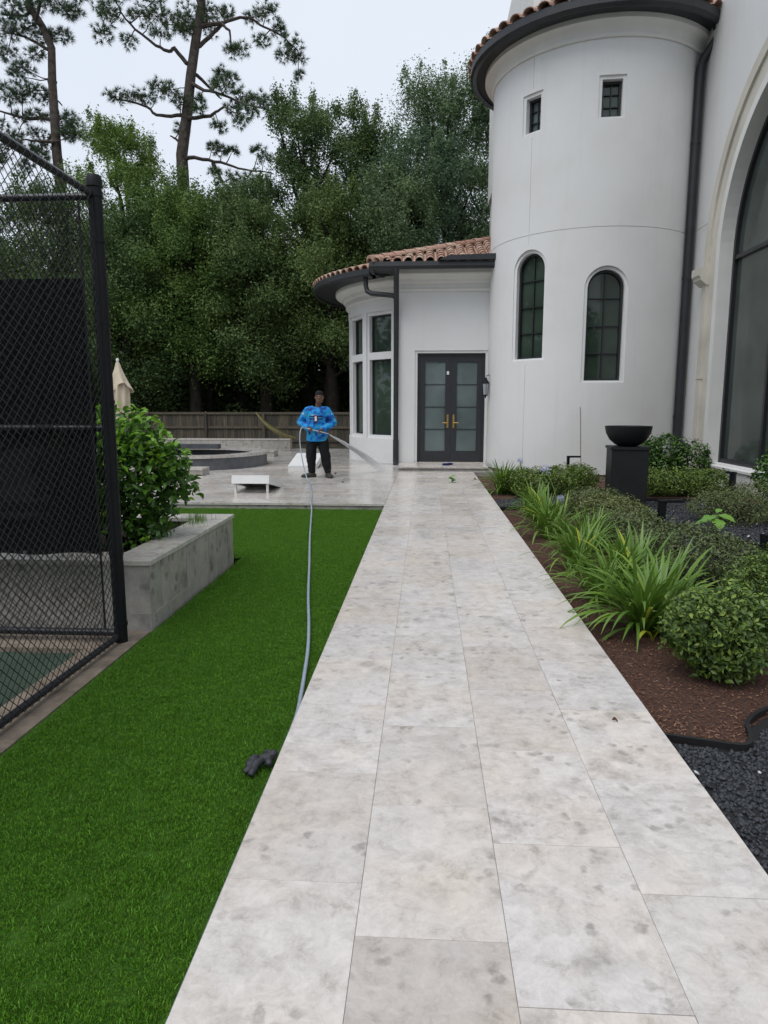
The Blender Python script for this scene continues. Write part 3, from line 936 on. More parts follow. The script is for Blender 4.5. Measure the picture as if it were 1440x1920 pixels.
# frame
MB().box(DX0, DX0+0.05, DY+0.10, DY+0.24, DZ0, DZ1).box(DX1-0.05, DX1, DY+0.10, DY+0.24, DZ0, DZ1).box(DX0+0.051, DX1-0.051, DY+0.10, DY+0.24, DZ1-0.055, DZ1).build('door_frame', M['door_paint'], house)
xm = (DX0+DX1)/2
for s in (-1, 1):
    xa, xb = (DX0+0.052, xm-0.002) if s < 0 else (xm+0.002, DX1-0.052)
    st_, za, zb = 0.135, DZ0+0.012, DZ1-0.06
    dm = MB().box(xa, xa+st_, DY+0.13, DY+0.19, za, zb).box(xb-st_, xb, DY+0.13, DY+0.19, za, zb)
    dm.box(xa+st_, xb-st_, DY+0.13, DY+0.19, za, za+0.25).box(xa+st_, xb-st_, DY+0.13, DY+0.19, zb-0.14, zb)
    d = dm.build('door', M['door_paint'], house)
    z0g, z1g = za+0.25, zb-0.14
    for q in range(4):
        zz0, zz1 = z0g+(z1g-z0g)*q/4, z0g+(z1g-z0g)*(q+1)/4
        MB().box(xa+st_+0.001, xb-st_-0.001, DY+0.158, DY+0.164, zz0+0.008, zz1-0.008).build('pane', M['glass_pale'], d)
        if q: MB().box(xa+st_, xb-st_, DY+0.145, DY+0.175, zz0-0.009, zz0+0.009).build('muntin', M['door_paint'], d)
    hx = xm + s*0.072
    MB().box(hx-0.022, hx+0.022, DY+0.118, DY+0.131, 0.92, 1.24).build('handle_plate', M['brass'], d)
    MB().tube([(hx, DY+0.13, 1.04), (hx, DY+0.07, 1.04), (hx+s*0.02, DY+0.065, 1.04), (hx+s*0.12, DY+0.065, 1.04)], 0.011, 8).build('handle', M['brass'], d)
MB().box(xm-0.105, xm-0.05, DY+0.112, DY+0.1295, 2.19, 2.27).build('door_sensor', M['white_paint'], house)
CP = [(0.0, 4.10), (0.05, 4.10), (0.07, 4.13), (0.07, 4.16), (0.045, 4.18), (0.05, 4.26), (0.13, 4.27), (0.15, 4.30), (0.16, 4.35), (0.23, 4.41), (0.33, 4.43), (0.35, 4.46), (0.35, 4.55), (0.0, 4.55)]
MB().prism([(DY-p[0], p[1]) for p in CP], 'x', WL, WR).build('cornice', M['stucco_trim'], house)
# ---- rounded bay
BX, BY, BR = 0.80, 20.0, 3.0
bay = MB().lathe([(BR-0.4, 0.0), (BR, 0.0), (BR, 4.5), (BR-0.4, 4.5)], BX, BY, -170, -24, 100, closed=True).build('bay_wall', M['stucco'], house)
WB = [(-42.5, 0.80), (-64.5, 0.80), (-86.5, 0.80), (-108.5, 0.80)]
cb, cb2 = MB(), MB()
for a, w in WB:
    for z0, z1 in ((0.70, 2.62), (2.80, 3.72)):
        radial_prism(cb, arch_profile(w, z0, z1, flat=True), BX, BY, a, BR-0.7, BR+0.3)
    radial_prism(cb2, arch_profile(w+0.16, 0.62, 3.80, flat=True), BX, BY, a, BR-0.075, BR+0.3)
boolean_cut(bay, cb2)
boolean_cut(bay, cb)
for a, w in WB:
    o, t = radial(BX, BY, a)
    for z0, z1 in ((0.70, 2.62), (2.80, 3.72)):
        win = bpy.data.objects.new('window', None); COL.objects.link(win); win.parent = house
        bpos = Vector((BX, BY, z0)) + o*(BR-0.2)
        win.location = bpos - base_of(house)
        radial_prism(MB(), arch_profile(w, z0, z1, flat=True), BX, BY, a, BR-0.22, BR-0.21).build('pane', M['glass'], win)
        c = Vector((BX, BY, 0)); fr = MB()
        for sgn in (-1, 1):
            fr.obox(c+o*(BR-0.19)+t*sgn*(w/2-0.02)+Vector((0, 0, (z0+z1)/2)), o*0.019, t*0.02, Vector((0, 0, (z1-z0)/2)))
        for z in (z0+0.02, z1-0.02):
            fr.obox(c+o*(BR-0.191)+Vector((0, 0, z)), o*0.018, t*(w/2-0.041), Vector((0, 0, 0.02)))
        fr.build('frame', M['window_black'], win)
MB().lathe([(BR+p[0], p[1]-0.03) for p in CP], BX, BY, -170, -28, 90, closed=True).build('cornice', M['stucco_trim'], house, smooth=30)
MB().lathe([(BR+0.02, 4.50), (BR+0.86, 4.50), (BR+0.86, 4.46), (BR+0.93, 4.45), (BR+0.96, 4.50), (BR+0.96, 4.62), (BR+0.90, 4.63), (BR+0.02, 4.60)], BX, BY, -170, -33, 50, closed=True).build('gutter', M['charcoal'], house)
cone_roof(BX, BY, BR+0.90, 4.62, 0.30, -150, -30, 4, 40)
# ---- wing eave: soffit, gutter, tiled hip roof
EY = 16.12
EX0 = -1.32
MB().box(EX0+0.05, WR+0.1, EY+0.10, DY+0.2, 4.552, 4.60).build('soffit', M['charcoal'], house)
MB().box(EX0, EX0+0.09, EY+0.102, DY+1.3, 4.50, 4.66).build('gutter', M['charcoal'], house)
MB().prism([(EY, 4.56), (EY+0.03, 4.50), (EY+0.10, 4.50), (EY+0.10, 4.66), (EY+0.015, 4.66)], 'x', EX0, WR+0.1).build('gutter', M['charcoal'], house)
MB().prism([(0.25, 4.665), (WR+0.1, 4.665), (WR+0.1, 4.80), (0.48, 4.765)], 'y', EY-0.06, EY+0.05).build('fascia', M['charcoal'], house)
RM = 0.36
ER = EY+0.08
roof = MB().add([(EX0+0.05, ER, 4.66), (WR+0.3, ER, 4.66), (WR+0.3, ER+2.97, 4.66+RM*2.97)], [(0, 1, 2)]).add([(EX0+0.05, ER, 4.66), (WR+0.3, ER+2.97, 4.66+RM*2.97), (EX0+0.05, ER+4, 4.66)], [(0, 1, 2)]).build('roof', M['terracotta'], house)
sl = math.atan(RM)
xx = EX0+0.16
while xx < WR+0.2:
    for r in range(9):
        yy = ER - 0.07 + r*0.36*math.cos(sl)
        if yy - ER > (xx-EX0-0.05) - 0.08: break
        put_tile(roof, (xx, yy, 4.675 + RM*(yy-ER)), (0, 1), sl-0.03)
    xx += 0.245
hd = Vector((1, 1, 0)).normalized()
hs = math.atan(RM/math.sqrt(2))
for i in range(12):
    L_ = i*0.36
    p = Vector((EX0+0.02, ER-0.03, 4.655)) + hd*L_*math.cos(hs) + Vector((0, 0, L_*math.sin(hs)+0.05))
    if p.x < WR+0.1: put_tile(roof, p, hd, hs-0.03, 1.1)
for q in range(4):
    put_tile(roof, Vector((EX0+0.02, ER-0.045, 4.64+q*0.018)), hd, hs-0.03, 1.02)
# wing downspouts
MB().tube([(-0.70, EY+0.06, 4.52), (-0.70, EY+0.07, 4.30), (-0.705, EY+0.25, 4.02), (-0.715, DY-0.12, 3.72), (-0.72, DY-0.075, 3.5), (-0.725, DY-0.075, 0.62)], 0.062, 10).tube([(-0.725, DY-0.075, 0.64), (-0.725, DY-0.075, 0.02)], 0.072, 10).build('downspout', M['charcoal'], house, smooth=40)
MB().tube([(-1.46, 16.95, 4.50), (-1.46, 16.95, 4.28), (-1.42, 16.93, 4.14), (-1.32, 16.85, 4.08), (-0.80, 16.55, 3.98), (-0.72, 16.48, 3.93)], 0.058, 10).build('downspout', M['charcoal'], house, smooth=40)

# ================================================================== LEAF TOOLS
def unit(n):
    v = rng.normal(size=(n, 3))
    return v/np.linalg.norm(v, axis=1, keepdims=True)

def leaves_at(P, Nrm, size, aspect=0.45, fold=0.18, droop=None):
    """diamond leaves at P with normals Nrm; returns V, F (two triangles a leaf sharing a midrib)"""
    n = len(P)
    t = unit(n)
    t -= Nrm*np.sum(t*Nrm, axis=1, keepdims=True)
    if droop is not None:
        t = t + np.array(droop)
        t -= Nrm*np.sum(t*Nrm, axis=1, keepdims=True)
    t /= np.linalg.norm(t, axis=1, keepdims=True)+1e-9
    b = np.cross(Nrm, t)
    L = size[:, None]
    W = L*aspect
    base = P - t*L*0.5
    tip = P + t*L*0.5 - Nrm*L*0.10
    mid = P - t*L*0.02
    l = mid + b*W*0.5 + Nrm*L*fold*0.5
    r = mid - b*W*0.5 + Nrm*L*fold*0.5
    V = np.empty((n*4, 3)); V[0::4] = base; V[1::4] = l; V[2::4] = tip; V[3::4] = r
    i = np.arange(n)*4
    F = np.empty((n*2, 3), dtype=np.int64)
    F[0::2] = np.stack([i, i+2, i+1], 1); F[1::2] = np.stack([i, i+3, i+2], 1)
    return V, F

def clumps_leaves(C, Rd, n, smin, smax, aspect=0.45, shell=0.55, up=0.35, out=0.6, fuzz=False):
    """n leaves spread over the clumps C (k,3) with radii Rd (k,3), denser near their surfaces"""
    k = len(C)
    wgt = (Rd[:, 0]*Rd[:, 1] + Rd[:, 0]*Rd[:, 2]); wgt = wgt/wgt.sum()
    idx = rng.choice(k, n, p=wgt)
    d = unit(n)
    rr = shell + (1-shell)*rng.random(n)**0.6
    if fuzz: rr = np.abs(rng.normal(0.64, 0.27, n))
    rr *= 1 + 0.18*np.sin(d[:, 0]*5+idx)*np.cos(d[:, 1]*6+idx*2) + rng.normal(0, 0.06, n)
    P = C[idx] + d*Rd[idx]*rr[:, None]
    Nn = d*out + unit(n)*0.75 + np.array([0, 0, up])
    Nn /= np.linalg.norm(Nn, axis=1, keepdims=True)
    return leaves_at(P, Nn, rng.uniform(smin, smax, n), aspect)

def limb(mb, a, b, r0, r1, n=6, sag=0.1, segs=5):
    a, b = Vector(a), Vector(b)
    pts, rads = [], []
    L = (b-a).length
    for i in range(segs+1):
        t = i/segs
        p = a.lerp(b, t) + Vector((random.uniform(-1, 1), random.uniform(-1, 1), random.uniform(-1, 1)))*L*0.04*(0 if i in (0, segs) else 1)
        p.z += math.sin(t*math.pi)*L*sag
        pts.append(p); rads.append(r0 + (r1-r0)*t)
    mb.tube(pts, rads, n, cap=False)

def copy_thing(src, loc, label, rotz=0.0, scale=(1, 1, 1), group=None):
    c = src.copy(); COL.objects.link(c)
    c.location = loc; c.rotation_euler = (0, 0, rotz); c.scale = scale
    c['label'] = label
    if group: c['group'] = group
    for ch in src.children:
        q = ch.copy(); COL.objects.link(q); q.parent = c
        for g in ch.children:
            u = g.copy(); COL.objects.link(u); u.parent = q
    return c

# ================================================================== TREES
def oak(name, loc, H, rad, zlow, nleaf, mat, label, nclump=34, top_taper=0.55, group='trees behind the wooden fence', smin=0.075, smax=0.145):
    t = thing(name, label, 'tree', loc, group)
    zc = []
    C, Rd = [], []
    for i in range(nclump):
        f = (i+0.5)/nclump
        z = zlow + (H-zlow)*f**0.9
        width = rad*(math.sin(math.pi*min(1, 0.22+0.78*f)*0.98)**0.7 if f < 0.5 else (1-(f-0.5)*2*top_taper))
        a = i*2.4 + random.uniform(-0.5, 0.5)
        q = width*math.sqrt(random.random())*0.9
        rr = random.uniform(0.65, 1.3)*(1.2 - 0.42*f)*rad/3.0
        C.append((math.cos(a)*q, math.sin(a)*q, min(z, H-rr*0.5) + random.uniform(-0.3, 0.3)))
        Rd.append((rr*random.uniform(0.9, 1.35), rr*random.uniform(0.9, 1.35), rr*random.uniform(0.7, 1.15)))
    # loose sprigs standing out of the outline
    for i in range(int(nclump*1.6)):
        b = random.choice(range(len(C)//3, nclump))
        d = Vector((random.uniform(-1, 1), random.uniform(-1, 1), random.uniform(0.1, 1.2))).normalized()
        p = Vector(C[b]) + Vector([d[k]*Rd[b][k]*1.15 for k in range(3)])
        s = random.uniform(0.14, 0.28)
        C.append(tuple(p)); Rd.append((s, s, s*2.6))
    C, Rd = np.array(C), np.array(Rd)
    V, F = clumps_leaves(C, Rd, int(nleaf*1.9), smin, smax, 0.55, 0.35, fuzz=True)
    me = quick_mesh('crown', V, F); me.materials.append(M[mat])
    obj_from('crown', me, None, t)
    mb = MB()
    mb.tube([(0, 0, -0.3), (0.05, 0, H*0.2), (-0.1, 0.1, H*0.45), (0.1, 0, H*0.7), (0, 0, H*0.9)], [0.32, 0.27, 0.2, 0.12, 0.04], 8, cap=False)
    for i in range(0, nclump, 2):
        zt = C[i][2]
        limb(mb, (0, 0, max(zlow*0.6, zt*0.72)), C[i], 0.10, 0.025, 5, 0.05)
    me = mb.mesh('trunk', smooth=True); obj_from('trunk', me, M['bark'], t)
    return t
OAKS = [
 ('oak_tree', (-14.0, 33.0, -0.2), 14.4, 2.7, 4.0, 30000, 'oak_light', 'tall bright green tree just right of the tall chain link corner post'),
 ('oak_tree', (-11.4, 31.0, -0.2), 10.9, 2.6, 3.6, 26000, 'oak_light', 'low light green leafy tree below the crown of the large pine'),
 ('oak_tree', (-8.6, 32.0, -0.2), 10.9, 2.8, 3.8, 28000, 'oak', 'dark green tree filling the gap right of the pine trunk'),
 ('oak_tree', (-5.5, 32.0, -0.2), 14.6, 2.8, 4.0, 34000, 'oak', 'tall green tree with upright sprigs just right of the large pine'),
 ('oak_tree', (-2.9, 34.0, -0.2), 14.9, 2.7, 4.2, 34000, 'oak', 'tall green tree above the left end of the bay roof'),
 ('oak_tree', (-0.4, 32.0, -0.2), 13.2, 2.6, 4.2, 30000, 'oak_grey', 'mid height green tree above the ridge of the low tiled roof'),
 ('oak_tree', (0.9, 35.5, -0.2), 17.0, 3.7, 4.4, 52000, 'oak_grey', 'tallest grey green tree with a rounded top left of the turret'),
 ('oak_tree', (3.6, 35.0, -0.2), 16.8, 3.3, 4.4, 40000, 'oak_grey', 'grey green tree half hidden behind the turret gutter'),
 ('oak_tree', (-17.2, 32.0, -0.2), 11.2, 3.4, 2.0, 36000, 'oak', 'dark green tree seen through the chain link beside the corner post'),
 ('oak_tree', (-12.8, 29.6, -0.2), 9.3, 2.7, 2.2, 28000, 'oak', 'broad low dark tree leaning out above the folded parasol'),
 ('oak_tree', (-9.9, 29.4, -0.2), 9.6, 2.6, 3.6, 26000, 'oak_light', 'leafy low tree overhanging the board fence above the spa'),
 ('oak_tree', (-6.9, 29.6, -0.2), 9.9, 2.7, 2.6, 28000, 'oak', 'broad low tree overhanging the fence above the yellowish strip'),
 ('oak_tree', (-4.0, 29.6, -0.2), 10.2, 2.6, 3.4, 26000, 'oak', 'broad low dark tree directly above the person'),
 ('oak_tree', (-1.2, 29.8, -0.2), 10.6, 2.5, 2.4, 26000, 'oak_grey', 'low tree half hidden by the tiled bay roof'),
 ('oak_tree', (-20.6, 31.0, -0.2), 10.8, 3.6, 2.0, 36000, 'oak', 'dark green tree seen through chain link at the left picture edge'),
]
oaks = [oak(*a) for a in OAKS]
# second row closing the wood, and low growth under it: a mass nobody could count
def wood_mass(name, label, boxes, n, smin, smax, mat):
    Cs, Rs = [], []
    for (x0, x1, y0, y1, z0, z1, k, r) in boxes:
        for i in range(k):
            Cs.append((random.uniform(x0, x1), random.uniform(y0, y1), random.uniform(z0, z1)))
            s = r*random.uniform(0.7, 1.3); Rs.append((s, s, s*0.9))
    V, F = clumps_leaves(np.array(Cs), np.array(Rs), n, smin, smax, 0.55, 0.3)
    me = quick_mesh(name, V, F); me.materials.append(M[mat])
    return tag(obj_from(name, me), label, 'woodland', kind='stuff')
wood_mass('woodland', 'dense dark wood closing the view behind the garden trees',
          [(-30, 12, 37, 44, 0.5, 8.5, 190, 1.7), (-30, 8, 38, 42, 0.0, 2.5, 70, 1.5), (-30, 12, 40, 46, 8, 10.2, 40, 1.5)], 120000, 0.25, 0.5, 'oak')
wood_mass('undergrowth', 'dark shaded bushes and saplings behind the wooden fence',
          [(-26, 4, 30.6, 32.0, 0.2, 1.6, 26, 0.6), (-26, 4, 32.5, 37, 0.2, 3.0, 110, 0.95), (-26, 4, 34, 37, 2.5, 6.0, 80, 1.2)], 80000, 0.12, 0.24, 'oak')
wood_mass('far_woodland', 'line of trees around the plot mirrored in the window glass',
          [(-40, -28, -20, 48, 0.5, 11.0, 150, 2.6), (-30, 30, -40, -30, 0.5, 10.0, 120, 2.6)], 52000, 0.5, 1.0, 'oak')
for i, (x, y, r) in enumerate(((-12.9, 30.2, .14), (-9.7, 30.6, .17), (-7.1, 29.8, .12), (-4.3, 30.4, .16), (-2.2, 29.9, .11), (-15.4, 30.1, .13))):
    where = ['left of the large pine trunk', 'behind the folded parasol side of the pool', 'above the raised spa', 'behind the hammock strip', 'right of the person under the trees', 'near the tall fence corner'][i]
    tt = thing('sapling', 'slim bare dark trunk ' + where, 'tree', (x, y, -0.2), 'slim trunks in the shade')
    MB().tube([(x, y, -0.3), (x+random.uniform(-.2, .2), y, 2.5), (x+random.uniform(-.4, .4), y, 5.5), (x+random.uniform(-.5, .5), y+.2, 7.5)], [r, r*.85, r*.6, r*.3], 7).build('trunk', M['bark'], tt, smooth=True)
    cc = np.array([(random.uniform(-.8, .8), random.uniform(-.6, .6), random.uniform(5.0, 8.0)) for _ in range(7)])
    V, F = clumps_leaves(cc, np.full((7, 3), 0.6), 2600, 0.12, 0.22, 0.5, 0.3)
    me = quick_mesh('crown', V, F); me.materials.append(M['oak']); obj_from('crown', me, None, tt)

# ---- pines
P1_TR = [(-10.3, -0.3), (-10.3, 4.0), (-10.28, 9.06), (-10.23, 10.76), (-10.25, 11.8), (-9.98, 13.24), (-9.73, 14.86), (-9.45, 16.25), (-9.18, 17.42), (-9.1, 19.5), (-9.3, 21.5)]
P1_L = [[(-9.91, 11.65), (-9.04, 11.47), (-8.26, 11.24), (-7.48, 10.96), (-6.32, 10.77)], [(-8.93, 11.42), (-8.5, 10.72), (-8.07, 10.04)], [(-10.02, 13.35), (-10.65, 13.36), (-11.32, 13.44), (-11.71, 13.78), (-12.42, 14.02), (-13.04, 14.14)], [(-9.66, 14.46), (-9.16, 14.2), (-8.39, 13.98), (-7.51, 13.55), (-6.42, 13.26)], [(-9.81, 13.14), (-8.87, 13.12), (-8.6, 13.17), (-8.19, 13.3), (-7.71, 12.99)], [(-9.89, 15.27), (-10.31, 15.78), (-10.5, 15.6), (-10.98, 15.8), (-11.79, 16.36), (-12.25, 16.93), (-12.55, 17.53)], [(-9.33, 15.95), (-8.74, 16.47), (-8.4, 16.81), (-7.84, 17.03), (-7.3, 17.07), (-6.76, 16.72), (-5.9, 16.34), (-5.37, 15.84)], [(-8.4, 16.71), (-8.04, 16.41), (-7.93, 15.71)], [(-9.57, 14.96), (-8.99, 14.44), (-8.71, 14.23)], [(-9.19, 17.23), (-9.75, 18.42), (-10.14, 19.39)], [(-9.13, 17.62), (-8.22, 18.56), (-7.55, 19.3)], [(-10.25, 12.22), (-10.68, 12.64), (-11.01, 12.86)]]
P1_P = [(-12.98, 14.13, 0.42), (-12.4, 14.28, 0.42), (-11.74, 14.14, 0.37), (-11.05, 14.33, 0.47), (-10.5, 14.17, 0.37), (-10.18, 13.76, 0.37), (-10.44, 12.95, 0.33), (-13.18, 16.36, 0.47), (-12.49, 16.64, 0.51), (-13.02, 17.15, 0.42), (-11.98, 15.83, 0.33), (-11.59, 16.81, 0.51), (-10.92, 16.89, 0.51), (-10.27, 16.77, 0.6), (-9.7, 17.05, 0.65), (-9.27, 16.84, 0.65), (-9.84, 16.46, 0.51), (-10.74, 16.19, 0.37), (-8.82, 17.22, 0.51), (-12.22, 17.42, 0.47), (-11.11, 17.48, 0.51), (-8.27, 17.3, 0.33), (-7.18, 17.26, 0.42), (-6.54, 17.14, 0.47), (-6.12, 16.55, 0.42), (-5.58, 16.04, 0.47), (-5.38, 15.64, 0.33), (-6.78, 16.07, 0.33), (-5.92, 15.65, 0.33), (-5.39, 15.04, 0.21), (-7.66, 15.8, 0.37), (-7.89, 15.51, 0.33), (-8.57, 15.03, 0.37), (-8.03, 14.62, 0.33), (-8.81, 14.64, 0.28), (-8.38, 14.12, 0.37), (-7.72, 14.0, 0.47), (-7.06, 13.78, 0.47), (-6.52, 13.36, 0.51), (-7.31, 13.08, 0.47), (-7.96, 13.5, 0.37), (-7.43, 12.57, 0.33), (-8.44, 12.59, 0.33), (-8.9, 12.09, 0.28), (-8.47, 11.77, 0.33), (-8.02, 11.76, 0.23), (-6.9, 11.74, 0.28), (-6.58, 11.31, 0.23), (-8.06, 10.61, 0.37), (-7.38, 10.5, 0.42), (-6.83, 10.28, 0.37), (-6.5, 9.85, 0.23), (-7.74, 9.98, 0.28), (-8.72, 10.94, 0.23), (-9.4, 13.74, 0.33), (-9.3, 13.33, 0.28), (-10.1, 19.5, 0.7), (-7.6, 19.4, 0.7), (-9.3, 21.4, 0.8), (-9.0, 20.2, 0.7), (-9.9, 18.5, 0.6)]
P2_TR = [(-13.9, -0.3), (-13.95, 5.0), (-13.99, 10.1), (-14.04, 10.86), (-14.04, 12.18), (-14.03, 13.47), (-13.97, 14.57), (-14.26, 15.3), (-14.71, 16.03), (-14.9, 18.0)]
P2_L = [[(-13.96, 14.48), (-14.5, 14.76), (-15.09, 15.11), (-15.68, 15.34)], [(-14.26, 15.3), (-14.73, 15.76), (-15.0, 16.22)], [(-14.61, 16.02), (-14.93, 15.77), (-15.84, 15.88)], [(-14.05, 12.14), (-14.7, 12.27), (-15.22, 12.3), (-15.72, 12.44), (-16.53, 12.7), (-17.15, 12.81)], [(-14.07, 11.24), (-14.57, 11.22), (-15.0, 11.17)], [(-14.02, 11.9), (-14.55, 11.54), (-14.98, 11.41)], [(-14.01, 13.47), (-14.38, 13.67), (-14.38, 13.21), (-14.13, 12.92)], [(-14.35, 15.39), (-14.02, 15.83), (-13.58, 16.17)]]
P2_P = [(-15.49, 15.15, 0.5), (-14.86, 15.4, 0.46), (-15.65, 15.7, 0.42), (-14.38, 15.03, 0.42), (-13.66, 15.1, 0.38), (-13.03, 15.53, 0.33), (-12.73, 15.43, 0.29), (-13.42, 15.72, 0.38), (-14.01, 15.92, 0.38), (-12.59, 15.96, 0.29), (-14.61, 15.94, 0.42), (-15.41, 16.14, 0.42), (-15.95, 14.62, 0.42), (-15.7, 13.88, 0.42), (-15.18, 13.96, 0.38), (-14.54, 14.31, 0.33), (-15.46, 13.14, 0.42), (-15.88, 13.06, 0.46), (-14.93, 13.31, 0.38), (-14.54, 13.03, 0.29), (-15.72, 12.5, 0.33), (-14.9, 12.39, 0.33), (-14.28, 12.28, 0.29), (-13.67, 12.26, 0.33), (-13.38, 11.88, 0.38), (-13.11, 11.41, 0.29), (-13.51, 11.51, 0.29), (-13.7, 11.8, 0.29), (-15.15, 11.83, 0.38), (-15.69, 11.65, 0.29), (-14.98, 11.36, 0.29), (-15.43, 10.99, 0.33), (-14.81, 10.88, 0.21), (-16.29, 10.72, 0.38), (-15.9, 10.33, 0.33), (-15.06, 10.31, 0.29), (-14.41, 10.68, 0.21), (-16.46, 13.54, 0.46), (-16.52, 15.18, 0.5), (-16.78, 12.24, 0.42), (-16.68, 11.11, 0.42), (-14.9, 17.5, 0.7), (-15.6, 17.0, 0.6)]
def needle_tufts(T, D, ln, per, w=0.011):
    """tufts of needles at T pointing along D"""
    k = len(T)
    d = np.repeat(D, per, 0)*0.9 + unit(k*per)*0.85
    d /= np.linalg.norm(d, axis=1, keepdims=True)
    P = np.repeat(T, per, 0)
    L = ln*rng.uniform(0.7, 1.15, k*per)[:, None]
    s = np.cross(d, unit(k*per)); s /= np.linalg.norm(s, axis=1, keepdims=True)+1e-9
    V = np.empty((k*per*3, 3)); V[0::3] = P + s*w; V[1::3] = P - s*w; V[2::3] = P + d*L
    F = np.arange(k*per*3).reshape(-1, 3)
    return V, F
def pine(loc, TRK, LM, PF, rad, depth, label):
    X0, Y0 = TRK[0][0], loc[1]
    t = thing('pine_tree', label, 'tree', (X0, Y0, -0.2), 'tall pines behind the garden')
    mb = MB()
    n = len(TRK)
    top = TRK[-1][1]
    mb.tube([(x, Y0, z) for x, z in TRK], [rad*(1-0.85*max(0, z)/top)**0.7 + 0.02 for x, z in TRK], 10, cap=False)
    mb.build('trunk', M['pine_bark'], t, smooth=True)
    lim = MB(); ends = []
    for L_ in LM:
        dy = random.choice((-1, 1))*random.uniform(0.2, 1.0)*depth
        tk = min(TRK, key=lambda q: abs(q[1]-L_[0][1]))
        zi = [q[1] for q in TRK]; tx = float(np.interp(L_[0][1]-0.1, zi, [q[0] for q in TRK]))
        if abs(tx-L_[0][0]) < 1.3: L_ = [(tx, L_[0][1]-0.1)] + list(L_)
        m = len(L_)
        pts = [Vector((x, Y0 + dy*(i/(m-1)), z)) for i, (x, z) in enumerate(L_)]
        # smooth it a little
        fine = []
        for i in range(m-1):
            for q in range(3):
                fine.append(pts[i].lerp(pts[i+1], q/3) + Vector((random.uniform(-.03, .03), random.uniform(-.03, .03), random.uniform(-.03, .03)))*(1 if (i or q) else 0))
        fine.append(pts[-1])
        k = len(fine)
        lim.tube(fine, [0.115*(1-0.75*i/(k-1)) for i in range(k)], 6, cap=False)
        ends += [(p, 0) for p in fine]
    T, D = [], []
    for (x, z, r) in PF:
        j = min(ends, key=lambda e: (e[0].x-x)**2 + (e[0].z-z)**2)[0]
        c = Vector((x, j.y + random.uniform(-0.35, 0.35)*depth, z))
        twig_root = j
        limb(lim, twig_root, c, 0.03, 0.012, 4, 0.0, 4)
        for q in range(int(92*r)):
            d = Vector((random.gauss(0, 1), random.gauss(0, 1), random.gauss(0.15, 0.8))).normalized()
            p = c + Vector((d.x*r*1.1, d.y*r*1.1, d.z*r*0.75))*random.uniform(0.25, 1.0)
            T.append(p); D.append((d + Vector((0, 0, 0.25))).normalized())
            if q % 3 == 0: limb(lim, c, p, 0.010, 0.007, 3, 0.0, 2)
    lim.build('limbs', M['pine_bark'], t)
    V, F = needle_tufts(np.array(T), np.array(D), 0.27, 24, 0.0095)
    V -= np.array([X0, Y0, -0.2])
    me = quick_mesh('crown', V, F); me.materials.append(M['needle']); obj_from('crown', me, None, t)
    return t
def farther(L_, k):
    return [(p[0]*k, 1.42+(p[1]-1.42)*k) + tuple(r*k for r in p[2:]) for p in L_]
KP1, KP2 = 36.0/30.0, 33.4/27.0
P1_TR, P1_L, P1_P = farther(P1_TR, KP1), [farther(l, KP1) for l in P1_L], farther(P1_P, KP1)
P2_TR, P2_L, P2_P = farther(P2_TR, KP2), [farther(l, KP2) for l in P2_L], farther(P2_P, KP2)
P1_TR[0] = (P1_TR[0][0], -0.3); P2_TR[0] = (P2_TR[0][0], -0.3)
pine((-12.4, 36.0), P1_TR, P1_L, P1_P, 0.40, 1.3, 'large pine with twisting limbs rising high against the pale sky')
pine((-17.2, 33.4), P2_TR, P2_L, P2_P, 0.33, 1.1, 'slim pine trunk above the top rail of the chain link fence')

# ================================================================== LEFT SIDE
# ---- chain link fence round the court
PX, PY = -1.97, 4.20
cl = thing('chain_link_fence', 'tall black chain link fence with corner post around the court', 'fence', (PX, PY, -0.1))
post = MB().lathe([(0.0, -0.15), (0.041, -0.15), (0.041, 2.70), (0.047, 2.705), (0.047, 2.745), (0.038, 2.77), (0.0, 2.78)], PX, PY, n=20)
post.build('post', M['black_metal'], cl, smooth=40)
for z in (2.66, 2.40, 1.93, 1.45, 0.95, 0.5, 0.03):
    MB().tube([(PX, PY, z-0.012), (PX, PY, z+0.012)], 0.0455, 16).build('band', M['black_metal'], cl, smooth=40)
MB().tube([(PX-0.01, PY-0.03, 2.66), (PX-0.01, 0.6, 2.66)], 0.022, 10).build('rail', M['rail_metal'], cl, smooth=40)
MB().tube([(PX-0.01, PY-0.03, -0.05), (PX-0.01, 0.6, -0.05)], 0.021, 10).build('rail', M['rail_metal'], cl, smooth=40)
for z, r in ((2.655, 0.022), (1.29, 0.022), (-0.035, 0.024)):
    MB().tube([(PX-0.03, PY+0.01, z), (PX-4.2, PY+0.01, z)], r, 10).build('rail', M['rail_metal'], cl, smooth=40)
MB().tube([(PX-0.47, PY+0.01, 1.29), (PX-0.35, PY+0.01, 1.29)], 0.025, 10).build('rail_sleeve', M['black_metal'], cl, smooth=40)
def chain(u0, u1, z0, z1, place, d=0.060, r=0.0024):
    """two families of slanting wires, clipped to the panel; place(u, z, off) -> world point"""
    mb = MB()
    H_ = z1-z0
    for fam in (1, -1):
        k = -int(H_/d)-1
        while True:
            ua = u0 + k*d
            if ua > u1 + H_: break
            # u = ua + fam*(z-z0) for fam=+1 ; u = ua - (z-z0) for fam=-1
            zs = [z0, z1]
            us = [ua + fam*(z-z0) for z in zs]
            lo, hi = 0.0, 1.0
            du = us[1]-us[0]
            ta, tb = (u0-us[0])/du, (u1-us[0])/du
            if ta > tb: ta, tb = tb, ta
            lo, hi = max(lo, ta), min(hi, tb)
            if hi - lo > 0.01:
                pts = [place(us[0]+du*t, z0+H_*t, 0.0022*fam) for t in (lo, hi)]
                mb.tube(pts, r, 4, cap=False)
            k += 1
    return mb
m1 = chain(PY-3.4, PY-0.09, -0.06, 2.66, lambda u, z, o: (PX+0.018+o, u, z))
